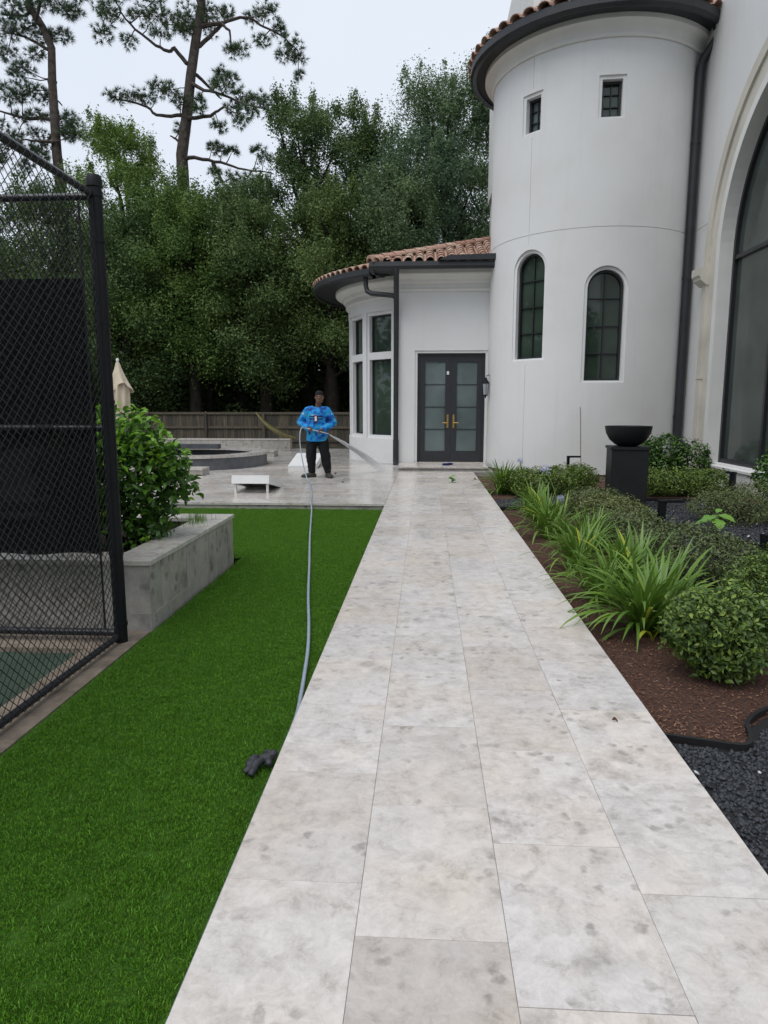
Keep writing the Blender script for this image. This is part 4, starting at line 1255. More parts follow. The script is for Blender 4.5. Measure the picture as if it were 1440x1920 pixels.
w1 = m1.build('mesh_wire', M['wire'], cl); w1['kind'] = 'stuff'
m2 = chain(PX-4.0, PX-0.09, -0.05, 2.66, lambda u, z, o: (u, PY-0.022+o, z))
w2 = m2.build('mesh_wire', M['wire'], cl); w2['kind'] = 'stuff'
MB().box(PX-0.096, PX-0.09, PY-0.03, PY-0.012, 0.0, 2.62).build('tension_bar', M['black_metal'], cl)
MB().box(PX+0.008, PX+0.026, PY-0.096, PY-0.09, 0.0, 2.62).build('tension_bar', M['black_metal'], cl)
# windscreen
V, F = [], []
nx, nz = 40, 16
for i in range(nx+1):
    for j in range(nz+1):
        u = i/nx; v = j/nz
        xw = PX-0.115 - u*3.8; zw = 0.475 + v*1.72
        sag = 0.012*math.sin(u*38)*(1-v)*(0.4+0.6*abs(math.sin(u*19)))
        V.append((xw - 0.01*math.sin(v*9), PY+0.045 + 0.012*math.sin(u*17+v*3) + 0.006*math.sin(v*14), zw + sag*(1 if j in (0, nz) else 0.3)))
for i in range(nx):
    for j in range(nz):
        a = i*(nz+1)+j
        F.append((a, a+nz+1, a+nz+2, a+1))
scr = MB().add(V, F).build('windscreen', M['screen'], None, fix=False)
tag(scr, 'black fabric windscreen tied behind the chain link fence', 'windscreen')
for i in range(8):
    xw = PX-0.2-i*0.42
    MB().tube([(xw, PY+0.02, 0.49), (xw, PY+0.034, 0.49)], 0.011, 8).build('grommet', M['gun'], scr)

# ---- raised planter
PLX, PLY0, PLY1, PLT = -1.885, 4.50, 6.56, 0.345
pl = thing('raised_planter', 'raised grey stone planter with pale coping beside the turf', 'planter', (PLX-0.6, 5.5, -0.1))
core = MB().box(-5.2, PLX-0.025, PLY0+0.025, PLY0+0.20, -0.15, PLT).box(PLX-0.22, PLX-0.025, PLY0+0.201, PLY1-0.2, -0.15, PLT).box(-5.2, PLX-0.025, PLY1-0.199, PLY1-0.025, -0.15, PLT)
core.build('core', M['grout'], pl)
random.seed(21)
x = PLX
k = 0
while x > -5.0:
    w = [0.21, 0.16, 0.34, 0.30, 0.27][k % 5]
    MB().box(x-w+0.002, x-0.002, PLY0-0.001*(k % 2), PLY0+0.024, 0.0, PLT-0.001).build('cladding_stone', M['clad'], pl)
    k += 1; x -= w
x = PLX+0.006
for k in range(6):
    w = 0.56
    MB().box(x-w+0.002, x-0.002, PLY0-0.008, PLY0+0.024, -0.15, -0.002).build('base_stone', M['clad'], pl)
    x -= w
y = PLY0+0.001; k = 0
while y < PLY1-0.03:
    w = min([0.20, 0.17, 0.36, 0.26, 0.30, 0.22, 0.34][k % 7], PLY1-y)
    MB().box(PLX-0.024, PLX+0.001*(k % 2), y+0.002, y+w-0.002, 0.0 if k < 3 else -0.15, PLT-0.001).build('cladding_stone', M['clad'], pl)
    if k < 3: MB().box(PLX-0.024, PLX+0.007, y+0.002, y+w-0.002, -0.15, -0.002).build('base_stone', M['clad'], pl)
    y += w; k += 1
capm = [(-5.2, PLX+0.015, PLY0-0.015, PLY0+0.26), (-5.2, PLX+0.015, PLY1-0.25, PLY1+0.012)]
for (x0, x1, y0, y1) in capm:
    MB().box(x0, x1-0.0, y0, y1, PLT+0.001, PLT+0.036).build('coping_stone', M['paver_wet'], pl, bevel=0.003)
yy = PLY0+0.262
for q in range(3):
    L_ = (PLY1-0.252-yy)/(3-q)
    MB().box(PLX-0.28, PLX+0.015, yy+0.001, yy+L_-0.002, PLT+0.001, PLT+0.0355).build('coping_stone', M['paver_wet'], pl, bevel=0.003)
    yy += L_
so = MB().box(-5.2, PLX-0.225, PLY0+0.205, PLY1-0.205, -0.15, PLT-0.06).build('soil', M['soil'], pl)

# leafy shrub in the planter: near leaves singly, the rest as one mass
def leaf_shape(ln, w, mat):
    V = [(0, 0, 0), (w*0.42, ln*0.25, 0.012), (w*0.5, ln*0.55, 0.012), (w*0.3, ln*0.82, 0.0), (0, ln, -0.02), (-w*0.3, ln*0.82, 0.0), (-w*0.5, ln*0.55, 0.012), (-w*0.42, ln*0.25, 0.012), (0, ln*0.28, 0), (0, ln*0.58, 0.0)]
    F = [(0, 1, 8), (1, 2, 9, 8), (2, 3, 4, 9), (4, 5, 6, 9), (6, 7, 8, 9), (7, 0, 8)]
    me = bpy.data.meshes.new('leaf'); me.from_pydata(V, [], F); me.update()
    me.polygons.foreach_set('use_smooth', [True]*len(me.polygons))
    me.materials.append(M[mat])
    return me
def orient(pos, direction, normal, s):
    y = Vector(direction).normalized()
    z = Vector(normal); z = (z - y*z.dot(y))
    if z.length < 1e-4: z = y.orthogonal()
    z.normalize()
    x = y.cross(z)
    m = Matrix((x, y, z)).transposed().to_4x4() @ Matrix.Scale(s, 4)
    m.translation = Vector(pos)
    return m
def leafy_shrub(name, label, loc, blobs, nfront, nmass, ln, w, mats, stems=9, group=None, new_share=0.35):
    t = thing(name, label, 'shrub', loc, group)
    LM_ = [leaf_shape(ln, w, mats[0]), leaf_shape(ln*0.9, w*0.95, mats[1])]
    mb = MB()
    for i in range(stems):
        c = random.choice(blobs)
        limb(mb, (random.uniform(-.1, .1), random.uniform(-.08, .08), -0.05), (c[0]+random.uniform(-.1, .1), c[1]+random.uniform(-.1, .1), c[2]), 0.014, 0.005, 5, 0.06)
    me = mb.mesh('stems', smooth=True); obj_from('stems', me, M['bark'], t)
    C = np.array([b[:3] for b in blobs]); Rd = np.array([[b[3]]*3 for b in blobs])
    top = max(b[2]+b[3] for b in blobs)
    for i in range(nfront):
        b = random.choice(blobs)
        d = Vector((random.gauss(0, 1), random.gauss(-0.45, 0.9), random.gauss(0.35, 0.9))).normalized()
        p = Vector(b[:3]) + d*b[3]*random.uniform(0.85, 1.12)
        new = (p.z > top*0.72 and random.random() < 0.75) or random.random() < 0.12
        dirn = (d + Vector((0, 0, 0.5 if new else -0.05)) + Vector((random.gauss(0, .4), random.gauss(0, .4), random.gauss(0, .3))))
        nrm = Vector((0, 0, 1)) + d*0.3 + Vector((random.gauss(0, .35), random.gauss(0, .35), 0))
        o = bpy.data.objects.new('leaf', LM_[1 if new else 0]); COL.objects.link(o); o.parent = t
        o.matrix_local = orient(p, dirn, nrm, random.uniform(0.75, 1.15))
    V, F = clumps_leaves(C, Rd, nmass, ln*0.7, ln*1.05, w/ln, 0.3, 0.5, 0.4)
    me = quick_mesh('foliage', V, F); me.materials.append(M[mats[0]])
    o = obj_from('foliage', me, None, t); o['kind'] = 'stuff'
    hi = [b for b in blobs if b[2]+b[3] > top*0.74]  # top leaves brighter: young growth, plus light from above put into the colour
    V, F = clumps_leaves(np.array([(b[0], b[1], b[2]+b[3]*0.35) for b in hi]), np.array([[b[3]*1.02, b[3]*1.02, b[3]*0.8] for b in hi]), nmass//4, ln*0.7, ln*1.0, w/ln, 0.75, 0.8, 0.3)
    me = quick_mesh('lit_new_growth', V, F); me.materials.append(M[mats[1]])
    o = obj_from('lit_new_growth', me, None, t); o['kind'] = 'stuff'
    return t
random.seed(5)
leafy_shrub('planter_shrub', 'glossy bright green shrub growing in the raised stone planter', (-2.35, 5.35, 0.285),
            [(-0.35, 0, 0.78, 0.26), (-0.1, 0.05, 0.88, 0.24), (0.12, -0.05, 0.82, 0.22), (0.30, 0.0, 0.68, 0.17), (0.36, 0.05, 0.50, 0.15), (0.05, 0.0, 0.60, 0.26), (-0.3, 0.0, 0.5, 0.26), (0.0, 0.1, 0.32, 0.26), (-0.3, -0.1, 0.2, 0.22), (0.12, 0.0, 0.13, 0.19), (0.22, 0.02, 0.28, 0.14), (-0.55, 0.1, 0.55, 0.28), (-0.5, 0.0, 0.25, 0.24)],
            295, 3900, 0.085, 0.042, ('shrub_dark', 'shrub_new'), 14)
# little grass tuft and a sprinkler by the planter edge
gt = thing('grass_tuft', 'small tuft of fine green grass at the back of the stone planter', 'grass', (-2.08, 6.1, 0.285))
V = []; F = []
for i in range(240):
    x, y = random.gauss(0, 0.05), random.gauss(0, 0.10); a = random.uniform(0, 6.28); L_ = random.uniform(0.12, 0.26); le = random.uniform(0.02, 0.10)
    n = len(V); V += [(x-0.003*math.cos(a), y-0.003*math.sin(a), 0), (x+0.003*math.cos(a), y+0.003*math.sin(a), 0), (x+le*math.cos(a+1.5), y+le*math.sin(a+1.5), L_)]; F.append((n, n+1, n+2))
me = quick_mesh('blades', np.array(V), np.array(F)); me.materials.append(M['lily']); o = obj_from('blades', me, None, gt); o['kind'] = 'stuff'
sp = thing('seedling', 'tiny seedling beside the planter coping', 'plant', (-2.17, 5.15, 0.285))
MB().tube([(-2.17, 5.15, 0.28), (-2.16, 5.14, 0.42)], 0.005, 5).build('stem', M['stalk'], sp)
for i in range(7):
    o = bpy.data.objects.new('leaf', leaf_shape(0.06, 0.035, 'shrub_new') if i == 0 else bpy.data.meshes[lm_name]); lm_name = o.data.name
    COL.objects.link(o); o.parent = sp
    a = i*0.9; o.matrix_local = orient((0.01, -0.01, 0.06+0.012*i), (math.cos(a), math.sin(a), 0.3), (0, 0, 1), 1)

# ================================================================== BACK OF THE TERRACE
random.seed(31)
# ---- wooden fence, every board a piece
FY = 28.0
wf = thing('wooden_fence', 'weathered brown board fence running below the dark trees', 'fence', (-8.0, FY, -0.2))
bme = [MB().box(-0.068, 0.068, -0.009, 0.009, 0, h).mesh('board') for h in (1.385, 1.40, 1.37)]
for b_ in bme: b_.materials.append(M['fence_wood'])
x = -19.0; k = 0
while x < -0.4:
    o = bpy.data.objects.new('board', bme[k % 3]); COL.objects.link(o); o.parent = wf
    o.location = (x+8.0, random.uniform(-0.004, 0.004), 0.0); o.rotation_euler = (0, 0, random.uniform(-.02, .02))
    x += 0.142; k += 1
for z in (0.0, 0.55, 1.12):
    MB().box(-19.1, -0.4, FY-0.055, FY-0.014, z, z+0.09).build('rail', M['fence_wood'], wf)
MB().box(-19.1, -0.4, FY-0.05, FY+0.05, 1.185, 1.215).build('cap_board', M['fence_wood'], wf)
x = -18.6
while x < -0.5:
    MB().box(x-0.05, x+0.05, FY-0.16, FY-0.057, -0.25, 1.16).build('post', M['fence_wood'], wf)
    x += 2.4
# ---- low stone walls
def low_wall(label, x0, x1, y0, y1, h, cap=True):
    t = thing('low_wall', label, 'wall', ((x0+x1)/2, y0, 0.0))
    MB().box(x0+0.02, x1-0.02, y0+0.02, y1-0.02, -0.15, h-0.04).build('core', M['grout'], t)
    x = x0
    while x < x1-0.01:
        w = min(random.choice((0.42, 0.6, 0.5)), x1-x)
        MB().box(x+0.003, x+w-0.003, y0, y0+0.019, 0.0, h-0.041).build('cladding_stone', M['clad'], t)
        MB().box(x+0.003, x+w-0.003, y0-0.015, y1+0.015, h-0.039, h).build('coping_stone', M['paver_wet'], t)
        x += w
    MB().box(x1-0.019, x1, y0+0.0195, y1, 0.0, h-0.041).build('cladding_stone', M['clad'], t)
    return t
low_wall('long low grey stone wall in front of the wooden fence', -11.5, -4.55, 23.0, 23.35, 0.36)
low_wall('short stone ledge right behind the raised spa', -6.4, -4.35, 19.6, 20.1, 0.17)
low_wall('small stone block beside the dark curved spa wall', -7.4, -4.62, 14.0, 14.45, 0.16)
# ---- raised spa
SX, SY, SR, SH = -5.85, 16.85, 1.88, 0.33
spa = thing('raised_spa', 'raised round spa with dark grey curved wall and pale coping', 'spa', (SX, SY, 0))
MB().lathe([(SR-0.30, 0.0), (SR, 0.0), (SR, SH-0.06), (SR-0.30, SH-0.06)], SX, SY, n=72, closed=True).build('wall', M['spa_wall'], spa)
for i in range(22):
    a0, a1 = i*360/22, (i+1)*360/22
    MB().lathe([(SR-0.36, SH-0.058), (SR+0.035, SH-0.058), (SR+0.035, SH), (SR-0.36, SH)], SX, SY, a0+0.08, a1-0.08, 4, closed=True).build('coping_stone', M['paver_wet'], spa)
MB().lathe([(0.0, SH-0.13), (SR-0.301, SH-0.13)], SX, SY, n=48).build('water', M['pool'], spa)
MB().box(SX-3.5, SX+0.4, SY+1.0, SY+1.25, SH+0.0, SH+0.12).build('back_ledge', M['spa_wall'], spa)
# ---- closed parasol
px_, py_ = -6.30, 14.0
um = thing('parasol', 'closed cream parasol standing behind the planter shrub', 'parasol', (px_, py_, 0))
MB().tube([(px_, py_, 0.02), (px_, py_, 2.33)], 0.02, 10).build('pole', M['wood_pale'], um, smooth=40)
MB().lathe([(0, 0.0), (0.26, 0.0), (0.26, 0.05), (0.06, 0.09), (0.03, 0.25), (0, 0.25)], px_, py_, n=24).build('base', M['charcoal'], um, smooth=40)
MB().lathe([(0.0, 2.30), (0.03, 2.30), (0.02, 2.335), (0.032, 2.36), (0.028, 2.39), (0.0, 2.405)], px_, py_, n=14).build('finial', M['white_paint'], um, smooth=60)
V, F = [], []
na, nz = 48, 14
for j in range(nz+1):
    z = 2.31 - j/nz*1.25
    f = j/nz
    r0 = 0.03 + 0.155*min(1, f*2.6) - 0.05*max(0, f-0.55)
    for i in range(na):
        a = 2*math.pi*i/na
        r = r0*(1 + 0.30*f**0.5*math.sin(8*a + 0.6*math.sin(3*f+a)) + 0.06*math.sin(3*a+7*f))
        V.append((px_ + r*math.cos(a), py_ + r*math.sin(a), z))
for j in range(nz):
    for i in range(na):
        F.append((j*na+i, j*na+(i+1) % na, (j+1)*na+(i+1) % na, (j+1)*na+i))
can = MB().add(V, F).build('canopy', M['canvas'], um, smooth=True)
V, F = [], []
for j in range(6):
    f = j/5
    for i in range(na):
        a = 2*math.pi*i/na
        r = (0.035 + 0.175*f)*(1 + 0.22*f*math.sin(5*a+1))
        V.append((px_ + r*math.cos(a)+0.05*f*f, py_ + r*math.sin(a), 2.32 - 0.52*f - 0.10*f*math.sin(2*a+0.4)))
for j in range(5):
    for i in range(na):
        F.append((j*na+i, j*na+(i+1) % na, (j+1)*na+(i+1) % na, (j+1)*na+i))
MB().add(V, F).build('canopy_flap', M['canvas'], can, smooth=True)
# ---- yellowish hammock strip hanging by the fence
V, F = [], []
curve = [(-5.50, 1.26), (-5.30, 1.0), (-5.08, 0.80), (-4.85, 0.66), (-4.62, 0.55), (-4.40, 0.48), (-4.2, 0.44)]
for i, (x, z) in enumerate(curve):
    w = [0.03, 0.10, 0.16, 0.18, 0.16, 0.10, 0.03][i]
    for dy, dz in ((-w, 0.05*w/0.18), (0, -0.06*w/0.18), (w, 0.05*w/0.18), (0, -0.06*w/0.18-0.035)):
        V.append((x, 22.2+dy*2, z+dz))
for i in range(len(curve)-1):
    for q in range(4):
        F.append((i*4+q, i*4+(q+1) % 4, (i+1)*4+(q+1) % 4, (i+1)*4+q))
hm = MB().add(V, F).build('hammock', M['hammock'], None, smooth=True)
tag(hm, 'yellowish strip sagging from the board fence towards the low wall', 'hammock')
# ---- two bean bag toss boards
def toss_board(label, cx, y_low, y_high, bags, flip):
    """board 0.61 x 1.2 m, low end at y_low, raised end at y_high"""
    t = thing('toss_board', label, 'game board', (cx, (y_low+y_high)/2, 0), 'bean bag toss boards on the terrace')
    w, h0, h1 = 0.315, 0.085, 0.30
    s = 1 if y_high > y_low else -1
    Lh = abs(y_high-y_low)
    up = Vector((0, y_high-y_low, h1-h0)).normalized()
    nr = Vector((1, 0, 0)).cross(up) * (1 if s > 0 else 1)
    nr = up.cross(Vector((1, 0, 0)));  nr = nr if nr.z > 0 else -nr
    mid = Vector((cx, (y_low+y_high)/2, (h0+h1)/2))
    L2 = math.hypot(Lh, h1-h0)/2
    # deck with a round hole near the raised end
    ring, hole = [], []
    n = 24
    c2 = (0.0, L2-0.23)
    V, F = [], []
    outer = [(-w, -L2), (w, -L2), (w, L2), (-w, L2)]
    bm_out = []
    for i in range(n):
        a = 2*math.pi*i/n - 3*math.pi/4
        dx, dy = math.cos(a), math.sin(a)
        # ray from hole centre to the rectangle
        tt = min([(w*(1 if dx > 0 else -1)-c2[0])/dx if abs(dx) > 1e-6 else 9e9, ((L2 if dy > 0 else -L2)-c2[1])/dy if abs(dy) > 1e-6 else 9e9])
        bm_out.append((c2[0]+dx*tt, c2[1]+dy*tt)); hole.append((c2[0]+0.076*dx, c2[1]+0.076*dy))
    for c_ in outer:
        j = min(range(n), key=lambda q: (bm_out[q][0]-c_[0])**2 + (bm_out[q][1]-c_[1])**2); bm_out[j] = c_
    P_ = lambda p, d: mid + Vector((1, 0, 0))*p[0] + up*p[1] + nr*d
    V = [P_(p, 0.0) for p in bm_out] + [P_(p, 0.0) for p in hole] + [P_(p, -0.018) for p in bm_out] + [P_(p, -0.018) for p in hole]
    for i in range(n):
        j = (i+1) % n
        F += [(i, j, n+j, n+i), (2*n+i, 3*n+i, 3*n+j, 2*n+j), (i, 2*n+i, 2*n+j, j), (n+i, n+j, 3*n+j, 3*n+i)]
    MB().add(V, F).build('deck', M['white_paint'], t)
    fr = MB()
    for sx in (-1, 1):
        fr.obox(mid + Vector((sx*(w-0.012), 0, 0)) - nr*0.0785, Vector((0.012, 0, 0)), up*L2, nr*0.06)
    fr.obox(mid + up*(L2-0.012) - nr*0.0785, Vector((w-0.025, 0, 0)), up*0.012, nr*0.06)
    fr.obox(mid - up*(L2-0.012) - nr*0.0785, Vector((w-0.025, 0, 0)), up*0.012, nr*0.06)
    fr.build('frame', M['white_paint'], t)
    for sx in (-1, 1):
        yl = y_high - s*0.06
        MB().box(cx+sx*(w-0.045)-0.018, cx+sx*(w-0.045)+0.018, yl-0.025, yl+0.025, 0.0, h1-0.03).build('leg', M['white_paint'], t)
    return mid, up, nr
toss_board('white toss board with its raised end and legs towards the turf', -2.90, 12.40, 11.22, 0, 1)
mid2, up2, nr2 = toss_board('white toss board with dark bean bags on it, behind the person', -2.84, 15.62, 16.80, 2, 0)
def bean_bag(label, c, nr, mat, rot=0.3, s=0.075):
    u = Vector((math.cos(rot), math.sin(rot), 0)); u = (u - nr*u.dot(nr)).normalized(); v = nr.cross(u)
    V, F = [], []
    g = 8
    for side in (1, -1):
        for i in range(g+1):
            for j in range(g+1):
                a, b = i/g*2-1, j/g*2-1
                hgt = 0.022*(1-a**4)*(1-b**4) + 0.004*math.sin(4*a+3*b)*(1-a*a)*(1-b*b)
                V.append(Vector(c) + u*a*s*(1-0.06*b*b) + v*b*s*(1-0.06*a*a) + nr*(0.024 + side*hgt))
    m = (g+1)*(g+1)
    for sd in (0, 1):
        for i in range(g):
            for j in range(g):
                q = sd*m + i*(g+1)+j
                F.append((q, q+1, q+g+2, q+g+1) if sd == 0 else (q, q+g+1, q+g+2, q+1))
    o = MB().add(V, F).build('bean_bag', M[mat], None, smooth=True)
    return tag(o, label, 'bean bag', 'bean bags')
bean_bag('black bean bag lying higher on the toss board behind the person', mid2+up2*0.36+Vector((0.10, 0, 0)), nr2, 'black_cloth', 0.4)
bean_bag('black bean bag lying lower on the toss board behind the person', mid2+up2*0.12+Vector((0.06, 0, 0)), nr2, 'black_cloth', 0.9)
bean_bag('flat blue bean bag lying on the step by the double door', (0.46, 15.95, 0.087), Vector((0, 0, 1)), 'navy_cloth', 0.1, 0.085)
bean_bag('blue bean bag crumpled against the other on the door step', (0.56, 16.08, 0.087), Vector((0, 0, 1)), 'navy_cloth', 0.8, 0.075)

# ================================================================== PERSON
def loft_chain(mb, rings, n=14):
    """rings: (centre, half width vector, half depth vector)"""
    V, F = [], []
    for c, u, w in rings:
        c, u, w = Vector(c), Vector(u), Vector(w)
        for k in range(n):
            a = 2*math.pi*k/n
            V.append(c + u*math.cos(a) + w*math.sin(a))
    for i in range(len(rings)-1):
        for k in range(n):
            F.append((i*n+k, i*n+(k+1) % n, (i+1)*n+(k+1) % n, (i+1)*n+k))
    F.append(tuple(range(n))[::-1]); F.append(tuple((len(rings)-1)*n+k for k in range(n)))
    mb.add(V, F)
def limb_rings(pts, rads):
    out = []
    up = Vector((0, -1, 0))
    for i, p in enumerate(pts):
        t = Vector(pts[min(i+1, len(pts)-1)]) - Vector(pts[max(i-1, 0)])
        t.normalize()
        u = t.cross(up)
        if u.length < 0.1: u = t.cross(Vector((1, 0, 0)))
        u.normalize(); w = t.cross(u)
        r = rads[i] if isinstance(rads[i], tuple) else (rads[i], rads[i])
        out.append((p, u*r[0], w*r[1]))
    return out
def horiz(z, cx, cy, rx, ry): return ((cx, cy, z), (rx, 0, 0), (0, ry, 0))
def remeshed(mb, name, mat, parent, voxel, smooth_it=3):
    me = mb.mesh(name)
    o = bpy.data.objects.new(name, me); COL.objects.link(o)
    m = o.modifiers.new('r', 'REMESH'); m.mode = 'VOXEL'; m.voxel_size = voxel; m.use_smooth_shade = True
    s_ = o.modifiers.new('s', 'SMOOTH'); s_.iterations = smooth_it; s_.factor = 0.5
    bpy.context.view_layer.update()
    new = bpy.data.meshes.new_from_object(o.evaluated_get(bpy.context.evaluated_depsgraph_get()))
    new.polygons.foreach_set('use_smooth', [True]*len(new.polygons))
    o.modifiers.clear(); o.data = new; o.parent = parent
    new.materials.clear(); new.materials.append(mat)
    return o
man = thing('person', 'person in bright blue printed long sleeve shirt and black trousers holding a hose wand', 'person', (-2.17, 13.88, 0.0))
# joints, local metres: x to the right in the picture, -y towards the viewer
SHL, SHR = (-0.195, 0.0, 1.335), (0.175, 0.0, 1.335)
ELL, ELR = (-0.375, 0.03, 1.10), (0.315, 0.0, 1.10)
HAL, HAR = (-0.125, -0.24, 0.985), (0.095, -0.27, 0.945)
HIPL, HIPR = (-0.125, 0.0, 0.86), (0.075, 0.0, 0.86)
KNL, KNR = (-0.150, -0.03, 0.48), (0.135, -0.03, 0.48)
ANL, ANR = (-0.145, 0.03, 0.10), (0.19, 0.0, 0.10)
def body_parts(mb, e, head=True, arms=True, legs=True, torso=True, lo=0.78):
    if torso:
        loft_chain(mb, [horiz(lo, -0.025, -.005, .20+e, .155+e), horiz(0.88, -0.025, -.01, .195+e, .145+e), horiz(1.0, -0.025, -.03, .20+e, .165+e), horiz(1.12, -0.02, -.02, .195+e, .150+e), horiz(1.25, -0.01, -.005, .20+e, .135+e), horiz(1.34, -0.01, 0, .185+e, .115+e), horiz(1.39, -0.008, 0.005, .125+e, .09+e), horiz(1.42, -0.005, 0.01, .058+e, .058+e)], 20)
    if arms:
        for S, E_, H_ in ((SHL, ELL, HAL), (SHR, ELR, HAR)):
            S, E_, H_ = Vector(S), Vector(E_), Vector(H_)
            c = Vector((-0.01, 0, 1.36))
            W_ = E_.lerp(H_, 0.84)
            loft_chain(mb, limb_rings([c.lerp(S, 0.35)+Vector((0,0,.02)), S, S.lerp(E_, 0.5), E_, E_.lerp(W_, 0.4), W_], [.06+e, .082+e, .070+e, .056+e, .052+e, .036+e]), 14)
    if legs:
        for Hp, K, A_ in ((HIPL, KNL, ANL), (HIPR, KNR, ANR)):
            Hp, K, A_ = Vector(Hp), Vector(K), Vector(A_)
            loft_chain(mb, limb_rings([Hp+Vector((0, 0, .05)), Hp, Hp.lerp(K, .5), K, K.lerp(A_, .35), A_], [.080+e, .088+e, .098+e, .088+e, .080+e, .054+e]), 14)
mb = MB()
body_parts(mb, -0.012)
loft_chain(mb, [horiz(1.40, 0, .01, .062, .062), horiz(1.47, 0.01, 0.0, .058, .06), horiz(1.53, 0.02, -0.012, .055, .065)], 14)
HC = Vector((0.035, -0.025, 1.605))
loft_chain(mb, [((HC.x+.008, HC.y-.045, 1.49), (.032, 0, 0), (0, .028, 0)), ((HC.x+.006, HC.y-.03, 1.515), (.058, 0, 0), (0, .065, 0)), ((HC.x, HC.y-.012, 1.56), (.074, 0, 0), (0, .088, 0)), ((HC.x, HC.y, 1.61), (.080, 0, 0), (0, .098, 0)), ((HC.x, HC.y+.004, 1.66), (.079, 0, 0), (0, .099, 0)), ((HC.x, HC.y+.004, 1.70), (.066, 0, 0), (0, .083, 0)), ((HC.x, HC.y+.004, 1.725), (.035, 0, 0), (0, .045, 0))], 18)
# nose, brow, lips, chin, ears
loft_chain(mb, limb_rings([HC+Vector((.012, -.096, .015)), HC+Vector((.014, -.112, -.018)), HC+Vector((.014, -.104, -.032))], [.010, .018, .016]), 8)
loft_chain(mb, limb_rings([HC+Vector((-.05, -.082, .03)), HC+Vector((.01, -.100, .033)), HC+Vector((.066, -.078, .03))], [.010, .012, .010]), 8)
loft_chain(mb, limb_rings([HC+Vector((-.014, -.094, -.062)), HC+Vector((.012, -.102, -.060)), HC+Vector((.036, -.092, -.062))], [.008, .012, .008]), 8)
for s in (-1, 1):
    loft_chain(mb, limb_rings([HC+Vector((s*.079, .012, .02)), HC+Vector((s*.088, .014, .0)), HC+Vector((s*.080, .010, -.025))], [(.012, .02), (.012, .022), (.010, .014)]), 8)
# hands: palm, four fingers, thumb closing on the wand
GUN_DIR = Vector((0.62, 0.62, -0.48)).normalized()
def hand(mb, H_, E_, sgn):
    H_, E_ = Vector(H_), Vector(E_)
    f = (H_-E_).normalized()
    wv = E_.lerp(H_, 0.82)
    up_ = Vector((0, 0, 1)); side = f.cross(up_).normalized(); up_ = side.cross(f)
    loft_chain(mb, [(wv, up_*.030, side*.022), (E_.lerp(H_, .95), up_*.038, side*.018), (H_+f*.035, up_*.042, side*.017), (H_+f*.055, up_*.038, side*.015)], 10)
    curl = Vector((0, -0.3, -1))
    for q in range(4):
        off = up_*(0.030-0.020*q)
        L_ = (0.034, 0.040, 0.037, 0.028)[q]
        b0 = H_+f*.045+off
        p1 = b0 + f*L_*0.9 + side*(-sgn)*0.012
        p2 = p1 + (f*0.2 + side*(-sgn)*0.9).normalized()*L_*0.8
        p3 = p2 + (-f*0.6 + side*(-sgn)*0.5).normalized()*L_*0.6
        loft_chain(mb, limb_rings([b0, p1, p2, p3], [.0105, .010, .009, .0075]), 8)
    tb = H_+up_*.03+f*.0
    loft_chain(mb, limb_rings([tb, tb+up_*.028+f*.022-side*sgn*.012, tb+up_*.022+f*.05-side*sgn*.024], [.013, .0115, .009]), 8)
hand(mb, HAL, ELL, -1)
hand(mb, HAR, ELR, 1)
body = remeshed(mb, 'body', M['skin'], man, 0.0075, 2)
# eyes
for s in (-1, 1):
    ec = HC+Vector((.010+s*.032, -.088, .012))
    e_ = MB().lathe([(0.0, -0.005), (0.006, -0.003), (0.009, 0.0), (0.006, 0.003), (0.0, 0.005)], 0, 0, n=10)
    e_.v = [(v[0]+ec.x, v[1]+ec.y, v[2]+ec.z) for v in e_.v]
    me = e_.mesh('eye', smooth=True); obj_from('eye', me, M['eyewhite'], body)
# shirt
mb = MB()
body_parts(mb, 0.020, legs=False, lo=0.735)
shirt = remeshed(mb, 'shirt', M['shirt'], man, 0.012, 4)
dfm = bpy.data.textures.new('folds', 'CLOUDS'); dfm.noise_scale = 0.10
dm_ = shirt.modifiers.new('folds', 'DISPLACE'); dm_.texture = dfm; dm_.strength = 0.024; dm_.mid_level = 0.5
# printed emblem on the chest: bars, a pale centre and red strokes
def chest(x, z, d=0.004):
    rx, ry = 0.212, 0.158
    f = max(0.0, 1-((x+0.015)/rx)**2)
    return Vector((x, -0.018-(ry+d)*math.sqrt(f), z))
def patch(x0, x1, z0, z1, mat, d):
    V, F = [], []
    n = 10
    for i in range(n+1):
        x = x0 + (x1-x0)*i/n
        V += [chest(x, z0, d), chest(x, z1, d)]
    for i in range(n): F.append((2*i, 2*i+2, 2*i+3, 2*i+1))
    me = MB().add(V, F).mesh('print', fix=False); obj_from('print', me, M[mat], shirt)
for z in (1.222, 1.172): patch(-0.150, 0.125, z, z+0.026, 'print_dark', 0.052)
patch(-0.050, 0.030, 1.135, 1.25, 'print_dark', 0.056)
patch(-0.030, 0.010, 1.145, 1.235, 'print_white', 0.060)
patch(-0.036, -0.030, 1.14, 1.26, 'print_red', 0.062)
patch(0.010, 0.016, 1.14, 1.26, 'print_red', 0.062)
patch(-0.022, 0.002, 1.238, 1.262, 'print_red', 0.062)
for (c, mat) in ((Vector((0.276, -0.060, 1.27)), 'print_white'), (Vector((0.285, -0.058, 1.235)), 'print_dark'), (Vector((-0.285, -0.072, 1.29)), 'print_white')):
    me = MB().obox(c, (0.018, 0.006, 0), (0.002, 0.006, 0), (0, 0, 0.018)).mesh('print'); obj_from('print', me, M[mat], shirt)
